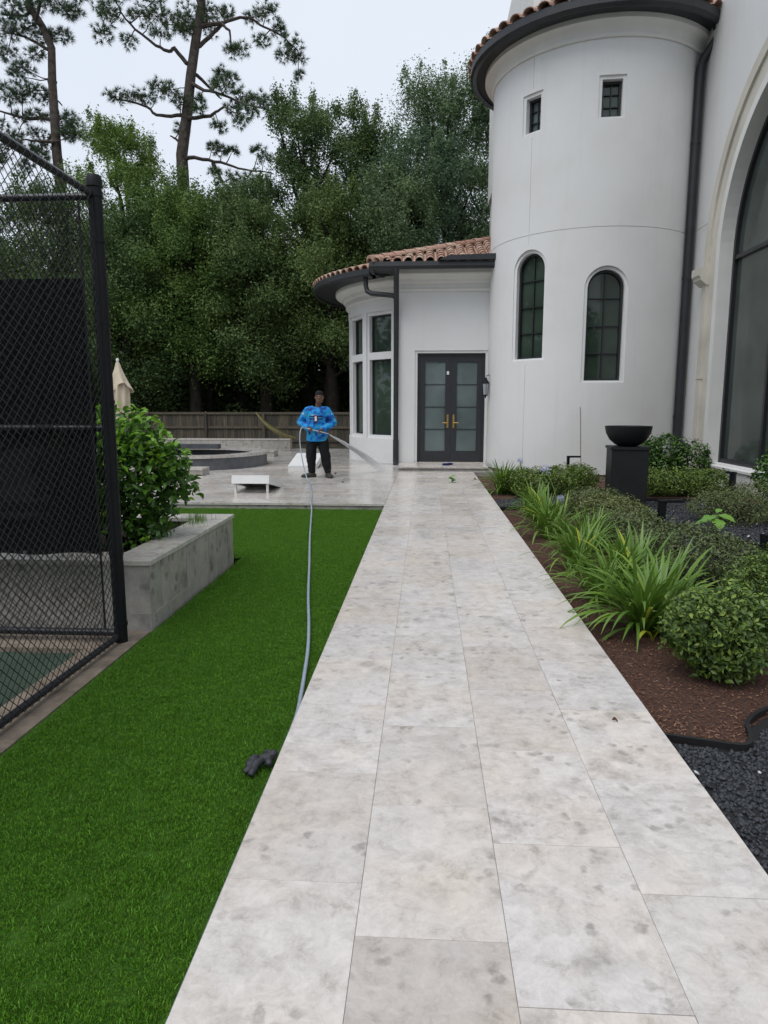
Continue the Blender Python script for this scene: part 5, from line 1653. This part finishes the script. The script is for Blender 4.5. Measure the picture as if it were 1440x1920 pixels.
# trousers
mb = MB()
body_parts(mb, 0.016, arms=False, torso=False)
loft_chain(mb, [horiz(0.74, -0.025, 0, .165, .13), horiz(0.82, -0.025, 0, .175, .14), horiz(0.93, -0.025, -.01, .17, .14)], 20)
tr_ = remeshed(mb, 'trousers', M['trousers'], man, 0.013, 3)
dm_ = tr_.modifiers.new('folds', 'DISPLACE'); dm_.texture = dfm; dm_.strength = 0.03; dm_.mid_level = 0.5
# boots
for A_, dr in ((ANL, Vector((-0.86, -0.52, 0))), (ANR, Vector((0.42, -0.9, 0)))):
    A_ = Vector(A_); dr.normalize(); sd = Vector((-dr.y, dr.x, 0))
    mb = MB()
    loft_chain(mb, [(A_+Vector((0, 0, .10)), sd*.072, dr*.078), (A_+Vector((0, 0, .0)), sd*.056, dr*.066), (A_+Vector((0, 0, -.06)), sd*.056, dr*.08), (A_+Vector((0, 0, -.098)), sd*.056, dr*.085)], 14)
    g = Vector((A_.x, A_.y, 0))
    loft_chain(mb, [(g-dr*.085+Vector((0, 0, .035)), sd*.045, Vector((0, 0, .033))), (g+Vector((0, 0, .048)), sd*.060, Vector((0, 0, .052))), (g+dr*.10+Vector((0, 0, .042)), sd*.064, Vector((0, 0, .046))), (g+dr*.19+Vector((0, 0, .036)), sd*.058, Vector((0, 0, .034))), (g+dr*.235+Vector((0, 0, .030)), sd*.028, Vector((0, 0, .022)))], 14)
    remeshed(mb, 'boot', M['boot'], man, 0.010, 2)
# cap tied round the head
mb = MB()
loft_chain(mb, [((HC.x, HC.y+.006, 1.645), (.087, 0, .004), (0, .106, .012)), ((HC.x, HC.y+.006, 1.685), (.086, 0, 0), (0, .104, .004)), ((HC.x, HC.y+.006, 1.72), (.068, 0, 0), (0, .084, 0)), ((HC.x, HC.y+.006, 1.742), (.034, 0, 0), (0, .044, 0))], 18)
remeshed(mb, 'cap', M['cap'], man, 0.009, 2)

# ---- spray wand in the hands, jet of water, hose
base = Vector((-2.17, 13.88, 0))
hl, hr = base+Vector(HAL), base+Vector(HAR)
w0 = hl + Vector((-0.02, -0.035, 0.005)); w1 = hr + Vector((0.0, -0.045, -0.01))
wd = (w1-w0).normalized()
tip = w1 + wd*0.16
JT = Vector((-0.95, 15.45, 0.02))
wand = thing('spray_wand', 'metal spray wand gripped in both hands of the person', 'spray wand', (w0.x, w0.y, 0))
MB().tube([w0-wd*0.06, w0, w1, tip], [0.013, 0.014, 0.011, 0.010], 8).build('lance', M['gun'], wand, smooth=40)
MB().tube([tip, tip+(JT-tip).normalized()*0.05], [0.014, 0.010], 8).build('nozzle', M['gun'], wand, smooth=40)
MB().tube([w0+wd*0.02, w0+wd*0.02+Vector((-0.01, 0.01, -0.10))], 0.014, 8).build('grip', M['black_metal'], wand, smooth=40)
tip = tip+(JT-tip).normalized()*0.05
# jet: many fine strands and drops, fanning out to the ground
jd = JT-tip; jl = jd.length; jn = jd.normalized()
ju = jn.orthogonal().normalized(); jv = jn.cross(ju)
mb = MB()
for i in range(60):
    a = random.uniform(0, 6.283); q = math.sqrt(random.random())
    r1_ = 0.003 + q*0.003
    s0 = random.uniform(0, 0.15); s1 = random.uniform(0.55, 1.0)
    pts = []
    for k in range(5):
        t_ = s0+(s1-s0)*k/4
        sp_ = 0.010 + 0.085*t_
        pts.append(tip + jd*t_ + (ju*math.cos(a)+jv*math.sin(a))*q*sp_ + Vector((0, 0, 0.03*math.sin(t_*3.14))))
    mb.tube(pts, [r1_*0.5, r1_*0.7, r1_*0.7, r1_*0.55, 0.0015], 4, cap=False)
core = []
for k in range(13):
    t_ = k/12
    core.append(tip + jd*t_*0.62 + Vector((0, 0, 0.03*math.sin(t_*0.62*3.14))))
mb.tube(core, [0.008 + 0.008*math.sin(math.pi*k/12) - 0.0075*max(0, k-8)/4 for k in range(13)], 12, cap=True)
for i in range(3200):
    t_ = random.random()**0.5
    sp_ = 0.01 + 0.16*t_**1.5
    c = tip + jd*t_ + (ju*random.gauss(0, .5)+jv*random.gauss(0, .5))*sp_ + Vector((0, 0, 0.03*math.sin(t_*3.14)))
    if c.z < 0.004: c.z = random.uniform(0.004, 0.08)
    s = random.uniform(0.002, 0.006)
    mb.add([c+Vector((s, 0, 0)), c+Vector((0, s, 0)), c+Vector((-s, -s, 0)), c+Vector((0, 0, s*1.4))], [(0, 1, 2), (0, 1, 3), (1, 2, 3), (2, 0, 3)])
for i in range(1200):   # mist where it strikes the paving
    c = JT + Vector((random.gauss(0.05, 0.28), random.gauss(0, 0.35), abs(random.gauss(0, 0.09))+0.003))
    s = random.uniform(0.0015, 0.004)
    mb.add([c+Vector((s, 0, 0)), c+Vector((0, s, 0)), c+Vector((-s, -s, 0)), c+Vector((0, 0, s*1.4))], [(0, 1, 2), (0, 1, 3), (1, 2, 3), (2, 0, 3)])
jet = mb.build('water_jet', M['jet'], None, smooth=True)
tag(jet, 'white jet of water sprayed from the wand onto the paving', 'water jet', kind='stuff')

def smooth_path(P_, per=6):
    P_ = [Vector(p) for p in P_]
    Q = [P_[0]*2-P_[1]] + P_ + [P_[-1]*2-P_[-2]]
    out = []
    for i in range(1, len(Q)-2):
        for k in range(per):
            t = k/per
            a, b, c, d = Q[i-1], Q[i], Q[i+1], Q[i+2]
            out.append(0.5*((2*b) + (c-a)*t + (2*a-5*b+4*c-d)*t*t + (3*b-a-3*c+d)*t**3))
    out.append(P_[-1])
    return out
hp = [w0-wd*0.05, w0-wd*0.05+Vector((-0.07, -0.06, 0.02)), Vector((-2.46, 13.45, 0.93)), Vector((-2.45, 13.36, 0.70)), Vector((-2.37, 13.20, 0.35)), Vector((-2.28, 13.05, 0.09)), Vector((-2.20, 12.85, 0.013)), Vector((-2.11, 12.45, 0.012)), Vector((-1.87, 11.16, 0.012)), Vector((-1.72, 10.20, 0.013)), Vector((-1.695, 10.05, 0.012)), Vector((-1.675, 9.97, -0.06)), Vector((-1.63, 9.70, -0.075)), Vector((-1.33, 7.77, -0.072)), Vector((-1.11, 6.43, -0.072)), Vector((-0.93, 5.31, -0.072)), Vector((-0.81, 4.63, -0.072)), Vector((-0.725, 4.10, -0.072)), Vector((-0.672, 3.67, -0.072)), Vector((-0.640, 3.38, -0.074)), Vector((-0.622, 3.18, -0.08)), Vector((-0.6185, 2.95, -0.086)), Vector((-0.6185, 2.2, -0.087)), Vector((-0.6185, 0.7, -0.087))]
hose = MB().tube(smooth_path(hp), 0.0115, 8).build('hose', M['hose'], None, smooth=True)
tag(hose, 'pale blue grey hose running from the person across the turf to the path edge', 'hose')
# ---- dark gloves dropped on the turf edge
gl = thing('work_gloves', 'crumpled dark grey gloves lying on the turf against the path edge', 'gloves', (-0.68, 2.68, -0.085))
def glove(lumps, name):
    mb = MB()
    for (x, y, z, ang, L_, r) in lumps:
        d = Vector((math.cos(ang), math.sin(ang), random.uniform(-.2, .2)))
        c = Vector((x, y, z))
        loft_chain(mb, limb_rings([c-d*L_*.5, c-d*L_*.2+Vector((0, 0, .004)), c+d*L_*.2, c+d*L_*.5], [r*.7, r, r*.95, r*.6]), 10)
    mb.v = [(v[0]-gl.location[0], v[1]-gl.location[1], v[2]-gl.location[2]) for v in map(tuple, mb.v)]
    return remeshed(mb, name, M['glove'], gl, 0.0035, 1)
glove([(-0.718, 2.70, -.066, 1.5, .08, .020), (-0.690, 2.665, -.060, 1.2, .08, .019), (-0.730, 2.665, -.07, 1.9, .055, .017), (-0.700, 2.615, -.068, 1.4, .06, .017), (-0.722, 2.63, -.07, 1.0, .05, .015)], 'glove')
glove([(-0.662, 2.70, -.056, 0.3, .06, .019), (-0.640, 2.725, -.053, 1.6, .07, .019), (-0.665, 2.74, -.060, 2.4, .06, .018), (-0.650, 2.675, -.06, 2.0, .05, .016)], 'glove')

# ================================================================== WALL LANTERN
lt = thing('wall_lantern', 'black metal lantern fixed to the turret beside the door', 'lantern', (1.42, 16.35, 1.75))
lx_, ly_ = 1.375, 16.30
MB().box(1.50, 1.53, 16.30, 16.40, 1.75, 2.15).build('back_plate', M['black_metal'], lt)
MB().tube([(1.51, 16.35, 2.08), (1.44, 16.33, 2.16), (1.375, 16.30, 2.12)], 0.010, 6).build('arm', M['black_metal'], lt)
MB().lathe([(0.0, 2.10), (0.02, 2.09), (0.03, 2.05), (0.085, 1.97), (0.085, 1.955), (0.0, 1.955)], lx_, ly_, n=4).build('roof', M['black_metal'], lt)
MB().lathe([(0.072, 1.954), (0.05, 1.70), (0.0, 1.70)], lx_, ly_, n=4).build('pane', M['lamp_glass'], lt)
for k in range(4):
    a = k*math.pi/2
    MB().tube([(lx_+0.074*math.sin(a), ly_-0.074*math.cos(a), 1.955), (lx_+0.052*math.sin(a), ly_-0.052*math.cos(a), 1.70)], 0.005, 5).build('bar', M['black_metal'], lt)
MB().lathe([(0.055, 1.70), (0.055, 1.685), (0.02, 1.67), (0.012, 1.63), (0.0, 1.62)], lx_, ly_, n=8).build('base', M['black_metal'], lt)

# ================================================================== GARDEN BED
random.seed(77)
# ---- pedestal and bowl
cx, cy = 3.07, 10.72
ped = thing('pedestal', 'square black pedestal standing in the dark gravel', 'pedestal', (cx, cy, -0.1), rotz=R(-6))
me = MB().box(-0.265, 0.265, -0.265, 0.265, -0.08, 0.885).mesh('shaft'); bm = bmesh.new(); bm.from_mesh(me); bmesh.ops.bevel(bm, geom=bm.edges[:], offset=0.006, segments=2, affect='EDGES'); bm.to_mesh(me); bm.free()
obj_from('shaft', me, M['black_stone'], ped)
me = MB().box(-0.285, 0.285, -0.285, 0.285, 0.886, 0.93).mesh('cap_slab'); bm = bmesh.new(); bm.from_mesh(me); bmesh.ops.bevel(bm, geom=bm.edges[:], offset=0.006, segments=2, affect='EDGES'); bm.to_mesh(me); bm.free()
obj_from('cap_slab', me, M['black_stone'], ped)
bowl = MB().lathe([(0.0, 0.832), (0.13, 0.832), (0.19, 0.86), (0.27, 0.93), (0.325, 1.03), (0.345, 1.135), (0.32, 1.135), (0.30, 1.04), (0.24, 0.95), (0.0, 0.90)], cx, cy, n=56).build('fire_bowl', M['black_stone'], None, smooth=50)
tag(bowl, 'wide round black bowl resting on the square pedestal', 'bowl')

# ---- edging strips
def strip(label, P_, h=0.055, w=0.008):
    P_ = smooth_path(P_, 6)
    V, F = [], []
    for i, p in enumerate(P_):
        t = (P_[min(i+1, len(P_)-1)]-P_[max(i-1, 0)]).normalized(); s = Vector((-t.y, t.x, 0))
        for a, z in ((-w, -0.12), (w, -0.12), (w, -0.1+h), (-w, -0.1+h)):
            V.append(Vector((p[0], p[1], z)) + s*a)
    n = len(P_)
    for i in range(n-1):
        for q in range(4): F.append((i*4+q, i*4+(q+1) % 4, (i+1)*4+(q+1) % 4, (i+1)*4+q))
    F += [(0, 1, 2, 3), ((n-1)*4, (n-1)*4+1, (n-1)*4+2, (n-1)*4+3)]
    o = MB().add(V, F).build('garden_edging', M['edging'], None)
    return tag(o, label, 'edging', 'black edging strips')
strip('black edging strip between red mulch and the nearest dark gravel', [(1.075, 3.06, 0), (1.25, 3.01, 0), (1.43, 2.97, 0), (1.50, 3.06, 0), (1.56, 3.22, 0), (1.75, 3.38, 0), (2.1, 3.46, 0), (2.6, 3.5, 0)], 0.035, 0.010)
strip('black edging strip curving beyond the pale weed along the far gravel', [(3.0, 8.6, 0), (3.55, 7.6, 0), (3.75, 7.0, 0), (4.2, 6.4, 0)])
strip('black edging strip in front of the low hedge by the big window', [(3.5, 11.35, 0), (4.2, 11.3, 0), (4.9, 11.0, 0)])
strip('black edging strip beside the lilies at the far end of the path', [(1.08, 10.15, 0), (1.5, 10.3, 0), (2.0, 10.35, 0)])

# ---- gravel: stones as one mass each
def stone_mass(name, label, polys, dens, smin, smax, mat, z=-0.098):
    ico = [(0, 0, 1), (0.9, 0, 0.35), (0.28, 0.85, 0.4), (-0.75, 0.5, 0.3), (-0.7, -0.55, 0.35), (0.3, -0.85, 0.3), (0.6, 0.5, -0.4), (-0.3, 0.75, -0.4), (-0.85, 0, -0.35), (-0.2, -0.8, -0.4), (0.65, -0.45, -0.4)]
    fi = [(0, 1, 2), (0, 2, 3), (0, 3, 4), (0, 4, 5), (0, 5, 1), (1, 6, 2), (2, 6, 7), (2, 7, 3), (3, 7, 8), (3, 8, 4), (4, 8, 9), (4, 9, 5), (5, 9, 10), (5, 10, 1), (1, 10, 6)]
    B = np.array(ico); Fi = np.array(fi)
    pts = []
    for (x0, x1, y0, y1, test) in polys:
        n = int((x1-x0)*(y1-y0)*dens)
        q = np.stack([rng.uniform(x0, x1, n), rng.uniform(y0, y1, n)], 1)
        if test: q = q[[bool(test(a, b)) for a, b in q]]
        pts.append(q)
    P = np.concatenate(pts); n = len(P)
    S = rng.uniform(smin, smax, n)
    Q = unit(n); ang = rng.uniform(0, 6.28, n)
    ca, sa = np.cos(ang), np.sin(ang)
    sc3 = np.stack([S*rng.uniform(.8, 1.3, n), S*rng.uniform(.7, 1.1, n), S*rng.uniform(.45, .8, n)], 1)
    v = B[None]*(1+rng.normal(0, .12, (n, len(B), 1)))*sc3[:, None]
    tilt = rng.normal(0, .35, n)
    x = v[..., 0]*ca[:, None] - v[..., 1]*sa[:, None]; y = v[..., 0]*sa[:, None] + v[..., 1]*ca[:, None]
    zz = v[..., 2] + x*tilt[:, None]
    V = np.stack([x+P[:, 0, None], y+P[:, 1, None], zz + z + S[:, None]*rng.uniform(0.1, 0.7, (n, 1))], -1).reshape(-1, 3)
    F = (Fi[None] + (np.arange(n)*len(B))[:, None, None]).reshape(-1, 3)
    me = quick_mesh(name, V, F); me.materials.append(M[mat])
    return tag(obj_from(name, me), label, 'gravel', kind='stuff')
def near_edge(x): return 3.02 - 0.16*max(0, x-1.1) if x < 1.45 else min(3.45, 2.97+(x-1.43)*1.2)
MB_g = MB().add([(1.074, 0.5, -0.0955), (3.2, 0.5, -0.0955), (3.2, 3.4, -0.0955), (2.1, 3.44, -0.0955), (1.75, 3.36, -0.0955), (1.56, 3.2, -0.0955), (1.43, 2.96, -0.0955), (1.074, 3.03, -0.0955)], [tuple(range(8))])
structure('gravel_bed', MB_g, M['edging'])
structure('gravel_bed', MB().add([(2.05, 5.6, -0.0955), (5.2, 5.6, -0.0955), (5.2, 11.3, -0.0955), (3.5, 11.4, -0.0955), (2.8, 14.0, -0.0955), (1.2, 11.1, -0.0955), (1.08, 10.2, -0.0955), (2.0, 10.3, -0.0955)], [tuple(range(8))]), M['edging'])
stone_mass('gravel', 'loose black gravel in the nearest corner of the bed by the path', [(1.085, 2.4, 1.6, 3.4, lambda x, y: y < near_edge(x)-0.02)], 4600, 0.007, 0.014, 'gravel')
stone_mass('gravel', 'dark gravel around the black pedestal in front of the house', [(2.1, 5.1, 5.7, 11.2, None), (1.15, 3.2, 10.35, 13.3, lambda x, y: y < 11.3 or x > 1.9)], 850, 0.014, 0.028, 'gravel')
stone_mass('pale_pebbles', 'scattered pale pebbles lying on the dark gravel', [(1.1, 2.2, 1.8, 3.0, lambda x, y: y < near_edge(x)-0.05), (2.2, 5.0, 6, 11, None)], 7, 0.008, 0.018, 'pebble_pale', -0.075)
# bark chips on the mulch
V = []; F = []
def in_mulch(x, y): return y > near_edge(x)+0.03
n_ = 0
for i in range(22000):
    x = 1.08 + random.random()**1.3*2.2; y = 3.0 + random.random()**1.4*7.0
    if not in_mulch(x, y): continue
    a = random.uniform(0, 6.28); L_ = random.uniform(0.004, 0.017)*random.random()**0.5; w = random.uniform(0.001, 0.0035)
    d = Vector((math.cos(a), math.sin(a), random.uniform(-.35, .35))); s = Vector((-d.y, d.x, random.uniform(-.5, .5))); c = Vector((x, y, -0.094+random.uniform(0, 0.008)))
    k = len(V); V += [c-d*L_-s*w, c+d*L_-s*w*.6, c+d*L_*.9+s*w, c-d*L_*.9+s*w]; F += [(k, k+1, k+2, k+3)]
me = quick_mesh('bark_chips', np.array([tuple(v) for v in V]), np.array(F)); me.materials.append(M['bark_chip'])
tag(obj_from('bark_chips', me), 'loose reddish bark chips covering the garden bed', 'mulch', kind='stuff')

# ---- clipped bushes
def bush(label, loc, blobs, n, smin, smax, mat, cat='bush', name='boxwood_bush', group='low clipped bushes', shell=0.62, aspect=0.5):
    t = thing(name, label, cat, loc, group)
    C, Rd = [], []
    for (x, y, z, rx, ry, rz) in blobs:
        C.append((x, y, z)); Rd.append((rx, ry, rz))
        for q in range(10):      # small sprigs break the outline
            d = Vector((random.gauss(0, 1), random.gauss(0, 1), random.gauss(0.3, 0.8))).normalized()
            C.append((x+d.x*rx*.92, y+d.y*ry*.92, z+d.z*rz*.92)); s = random.uniform(0.12, 0.24)*min(rx, rz); Rd.append((s, s, s))
    V, F = clumps_leaves(np.array(C), np.array(Rd), n, smin, smax, aspect, shell, 0.5, 0.55)
    V = V[:]; V[:, 2] = np.maximum(V[:, 2], 0.005)
    me = quick_mesh('foliage', V, F); me.materials.append(M[mat]); obj_from('foliage', me, None, t)
    mb = MB()
    for b in blobs[:4]:
        for q in range(3):
            limb(mb, (b[0]*.4+random.uniform(-.04, .04), b[1]*.4, -0.02), (b[0]+random.uniform(-.5, .5)*b[3], b[1]+random.uniform(-.5, .5)*b[4], b[2]+b[5]*.4), 0.012, 0.004, 5, 0.05)
    obj_from('stems', mb.mesh('stems'), M['bark'], t)
    return t
bush('rounded bright green bush standing on the red mulch nearest the path', (1.66, 3.88, -0.1), [(0, 0, 0.27, 0.29, 0.30, 0.24), (-0.13, -0.1, 0.33, 0.19, 0.18, 0.18), (0.14, 0.05, 0.30, 0.2, 0.2, 0.2), (0.02, -0.12, 0.18, 0.24, 0.18, 0.17)], 6500, 0.026, 0.048, 'box')
bush('dark green bush at the right picture edge behind the rounded bush', (2.50, 4.72, -0.1), [(0, 0, 0.3, 0.38, 0.34, 0.27), (-0.2, 0, 0.3, 0.25, 0.25, 0.22)], 8000, 0.020, 0.034, 'box')
bush('large olive green mound between the lilies and the edge light post', (2.28, 5.95, -0.1), [(0, 0, 0.26, 0.48, 0.45, 0.27), (-0.28, 0.15, 0.24, 0.3, 0.3, 0.22), (0.3, -0.12, 0.22, 0.32, 0.3, 0.22)], 9500, 0.024, 0.042, 'box_olive')
bush('olive mound behind the tallest lily clump', (2.2, 7.35, -0.1), [(0, 0, 0.2, 0.42, 0.42, 0.23), (-0.2, 0.25, 0.2, 0.3, 0.3, 0.2)], 8000, 0.024, 0.042, 'box_olive')
bush('olive mound left of the flat topped path light', (2.36, 8.55, -0.1), [(0, 0, 0.2, 0.42, 0.5, 0.23), (-0.15, 0.3, 0.22, 0.3, 0.3, 0.2)], 8000, 0.024, 0.042, 'box_olive')
bush('farthest olive mound in front of the black pedestal', (2.4, 9.75, -0.1), [(0, 0, 0.18, 0.45, 0.42, 0.22)], 7500, 0.026, 0.045, 'box_olive')
bush('low clipped hedge beside the far end of the path', (2.15, 12.0, -0.1), [(-0.35, 0, 0.24, 0.42, 0.45, 0.24), (0.25, 0.1, 0.26, 0.42, 0.45, 0.26), (0.55, 0.15, 0.28, 0.3, 0.4, 0.26)], 12000, 0.03, 0.055, 'box', 'hedge', 'clipped_hedge')
bush('low clipped hedge behind the pedestal below the big window', (4.35, 12.15, -0.1), [(-0.55, 0, 0.22, 0.35, 0.42, 0.25), (-0.15, 0, 0.22, 0.36, 0.42, 0.25), (0.25, 0, 0.22, 0.36, 0.42, 0.25), (0.6, 0, 0.22, 0.33, 0.42, 0.25)], 13000, 0.03, 0.055, 'box', 'hedge', 'clipped_hedge')
bush('olive bush at the right picture edge in front of the window ledge', (4.10, 9.15, -0.1), [(0, 0, 0.24, 0.45, 0.5, 0.28), (0.4, 0.3, 0.28, 0.45, 0.5, 0.28), (-0.25, 0.2, 0.22, 0.35, 0.35, 0.24)], 11000, 0.02, 0.036, 'box_olive')
bush('leafy dark shrub between the pedestal and the window jamb', (4.55, 13.55, -0.1), [(-0.4, 0, 0.62, 0.42, 0.4, 0.36), (0.05, 0, 0.66, 0.42, 0.4, 0.36), (0.55, -0.05, 0.55, 0.32, 0.3, 0.36), (-0.1, -0.2, 0.35, 0.5, 0.3, 0.3)], 6500, 0.05, 0.085, 'gardenia', 'shrub', 'leafy_shrub', 'leafy shrubs by the house', 0.5, 0.45)
bush('leafy dark shrub cut by the right picture edge near the window', (4.78, 9.75, -0.1), [(0, 0, 0.55, 0.26, 0.26, 0.34), (0.1, 0.05, 0.85, 0.2, 0.2, 0.2)], 1900, 0.05, 0.085, 'gardenia', 'shrub', 'leafy_shrub', 'leafy shrubs by the house', 0.4, 0.45)

# ---- strap leaved lilies, every leaf a piece
def strap(ln, w, arch, mat, seg=9):
    V, F = [], []
    a = R(84); y = z = 0.0
    for i in range(seg+1):
        f = i/seg
        ww = w*(0.55+0.45*math.sin(min(1, f*1.9)*math.pi/2))*(1 if f < 0.6 else max(0.02, 1-((f-0.6)/0.4)**1.6))
        V += [(-ww/2, y, z+ww*0.18), (0, y, z-ww*0.05), (ww/2, y, z+ww*0.18)]
        st_ = ln/seg
        y += math.cos(a)*st_; z += math.sin(a)*st_
        a -= arch/seg*(0.5+1.0*f)
    for i in range(seg):
        for q in range(2):
            b = i*3+q
            F.append((b, b+1, b+4, b+3))
    me = bpy.data.meshes.new('strap_leaf'); me.from_pydata(V, [], F); me.update()
    me.polygons.foreach_set('use_smooth', [True]*len(me.polygons))
    me.materials.append(M[mat])
    return me
STR = {k: [strap(0.58, 0.023, R(a), k) for a in (30, 65, 95, 120, 145)] for k in ('lily', 'lily_pale', 'lily_yellow')}
def lily(label, loc, n, s, pale=0.12, yellow=0.02, spread=0.10):
    t = thing('lily_clump', label, 'plant', loc, 'strap leaved lilies along the path')
    for i in range(n):
        k = 'lily_yellow' if random.random() < yellow else 'lily_pale' if random.random() < pale else 'lily'
        j = min(4, max(0, int(random.gauss(2.0, 1.25))))
        o = bpy.data.objects.new('leaf', STR[k][j]); COL.objects.link(o); o.parent = t
        a = random.uniform(0, 6.283)
        rr = spread*math.sqrt(random.random())
        o.location = (rr*math.cos(a+random.uniform(-1, 1)), rr*math.sin(a+random.uniform(-1, 1)), -0.01)
        o.rotation_euler = (random.uniform(-0.75, -0.05)*(0.45+0.3*j), random.uniform(-.15, .15), a)
        q = s*random.uniform(0.75, 1.2)
        o.scale = (q*random.uniform(.85, 1.15), q, q)
    return t
LI = [((1.53, 4.62), 84, 1.10, 'largest dark green lily clump touching the rounded bush'),
      ((1.40, 5.35), 46, 0.86, 'lily clump leaning over the path just behind the largest clump'),
      ((1.66, 5.60), 60, 1.00, 'lily clump with long upright leaves in front of the large olive mound'),
      ((1.45, 6.45), 56, 0.92, 'lily clump in the middle of the row beside the path'),
      ((1.66, 7.2), 56, 0.95, 'lily clump in front of the olive mound behind the tallest clump'),
      ((1.46, 8.0), 56, 0.92, 'lily clump holding a dark upright flower stalk'),
      ((1.52, 8.9), 52, 0.92, 'lily clump with pale flower in the far part of the row'),
      ((1.50, 9.7), 46, 0.85, 'farthest lily clump of the row before the gravel gap'),
      ((1.40, 12.2), 80, 1.05, 'bright lily clump at the far corner of the path by the door step'),
      ((1.75, 12.9), 40, 0.80, 'small lily clump tucked behind the far hedge by the turret')]
for (x, y), n, s, lab in LI: lily(lab, (x, y, -0.1), int(n*2.2), s*1.0)
lily('small pale yellowish lily offset at the path edge', (1.30, 6.15, -0.1), 22, 0.42, 0.8, 0.15, 0.04)
yl = thing('withered_leaf', 'bent yellow leaf hanging from the largest lily clump', 'leaf', (1.50, 4.44, -0.1))
o = bpy.data.objects.new('leaf', STR['lily_yellow'][4]); COL.objects.link(o); o.parent = yl; o.scale = (1.3, .6, .6); o.rotation_euler = (-0.3, 0, R(-150))
o = bpy.data.objects.new('leaf', STR['lily_yellow'][4]); COL.objects.link(o); o.parent = yl; o.scale = (1.2, .55, .55); o.rotation_euler = (-0.5, 0, R(140))
# flower stalks
def flower(label, P_, head, pale=True):
    t = thing('lily_flower', label, 'flower', P_[0])
    MB().tube(smooth_path(P_, 4), 0.006, 6).build('stalk', M['stalk'], t, smooth=True)
    e = Vector(P_[-1])
    mb = MB()
    for i in range(34):
        d = Vector((random.gauss(0, 1), random.gauss(0, 1), random.gauss(0.3, .8))).normalized()
        p = e + d*head
        mb.tube([e, e+d*head*.6], 0.0018, 4, cap=False)
        u = d.orthogonal().normalized(); v = d.cross(u)
        b = e+d*head*.6
        for q in range(5):
            a = q*1.257; w = u*math.cos(a)+v*math.sin(a); w2 = u*math.cos(a+.6)+v*math.sin(a+.6)
            mb.add([b, b+d*head*.3+w*.008, p+w*.018, b+d*head*.3+w2*.008], [(0, 1, 2, 3)])
    mb.build('bloom', M['flower'], t, fix=False)
    return t
flower('pale blue lily flower head on a stalk in front of the turret', [(1.95, 10.0, -0.1), (1.86, 10.05, 0.25), (1.74, 10.05, 0.52)], 0.085)
flower('faded lily flower low on a leaning stalk among the lilies', [(1.62, 9.0, -0.1), (1.66, 8.9, 0.1), (1.72, 8.8, 0.27)], 0.045)
flower('faint blue lily flower in front of the white turret base', [(1.75, 12.55, -0.1), (1.74, 12.5, 0.2), (1.70, 12.5, 0.46)], 0.06)
ds_ = thing('dry_stalk', 'dark dry flower stalk standing among the lilies near the path', 'stalk', (1.55, 8.0, -0.1))
MB().tube([(1.55, 8.0, -0.1), (1.57, 7.98, 0.15), (1.62, 7.97, 0.40)], 0.006, 5).build('stalk', M['bark'], ds_)
# ---- broad leaved weed in the gravel
wd_ = thing('weed', 'pale green broad leaved weed standing alone in the dark gravel', 'plant', (3.05, 7.35, -0.1))
MB().tube([(3.05, 7.35, -0.12), (3.06, 7.34, 0.1), (3.07, 7.33, 0.30)], 0.006, 6).build('stem', M['stalk'], wd_)
wl_ = leaf_shape(0.17, 0.11, 'weed')
for (a, z, dz, s) in ((0.2, .33, -.3, .9), (1.5, .36, .1, 1.0), (2.7, .34, -.25, 1.1), (3.7, .38, -.1, 1.0), (4.6, .36, -.35, 1.2), (5.5, .40, -.2, 1.1), (3.1, .18, -.4, .9), (0.7, .42, .4, .6)):
    o = bpy.data.objects.new('leaf', wl_); COL.objects.link(o); o.parent = wd_
    o.matrix_local = orient((0.02*math.cos(a), 0.02*math.sin(a), z), (math.cos(a), math.sin(a), dz), (0, -.25, 1), s)
# ---- leaf sprig lying on the path
ls = thing('leaf_sprig', 'small yellow green leaf sprig lying on the path near the door', 'leaf', (0.50, 13.05, 0.0))
sl_ = leaf_shape(0.11, 0.07, 'weed')
for i in range(9):
    a = i*0.75
    o = bpy.data.objects.new('leaf', sl_); COL.objects.link(o); o.parent = ls
    o.matrix_local = orient((random.uniform(-.03, .03), random.uniform(-.04, .04), 0.01+0.012*i), (math.cos(a), math.sin(a), 0.55), (0, -.5, 1), 0.9)
# ---- path lights: a post with a flat arm
def path_light(label, x, y, h, arm, ang, w=0.028):
    t = thing('path_light', label, 'garden light', (x, y, -0.1), 'black path lights', rotz=ang)
    me = MB().box(-w, w, -w, w, -0.05, h).mesh('post'); obj_from('post', me, M['black_metal'], t)
    me = MB().box(-w, arm, -w*1.15, w*1.15, h+0.0005, h+0.032).mesh('head'); obj_from('head', me, M['black_metal'], t)
path_light('black path light with a flat arm between olive mound and gravel', 2.80, 8.25, 0.40, 0.26, R(10), 0.036)
path_light('black path light by the window ledge at the right', 4.83, 11.1, 0.48, 0.10, R(140), 0.04)
path_light('black path light post cut by the right picture edge', 2.79, 5.70, 0.46, 0.24, R(20), 0.036)
path_light('small black path light above the far hedge at the turret', 2.56, 12.55, 0.62, 0.22, R(5), 0.022)
# debris on the paving
for i, (x, y) in enumerate(((0.86, 3.02), (-1.55, 12.9), (-1.9, 14.6), (0.95, 13.6), (-2.9, 13.1))):
    o = bpy.data.objects.new('fallen_leaf', sl_ if i == 9 else leaf_shape(0.03, 0.014, 'bark_chip') if i == 0 else bpy.data.meshes[fl_name]); fl_name = o.data.name
    COL.objects.link(o)
    o.matrix_world = orient((x, y, 0.006), (math.cos(i*2), math.sin(i*2), 0.1), (0, 0, 1), 1.0 if i == 0 else 2.2)
    tag(o, ['tiny dry leaf speck on the pale path beside the mulch', 'dry leaf on the terrace right of the person', 'dry leaf on the terrace near the bay', 'dry leaf on the paving by the far hedge', 'dry leaf on the terrace left of the person'][i], 'leaf')
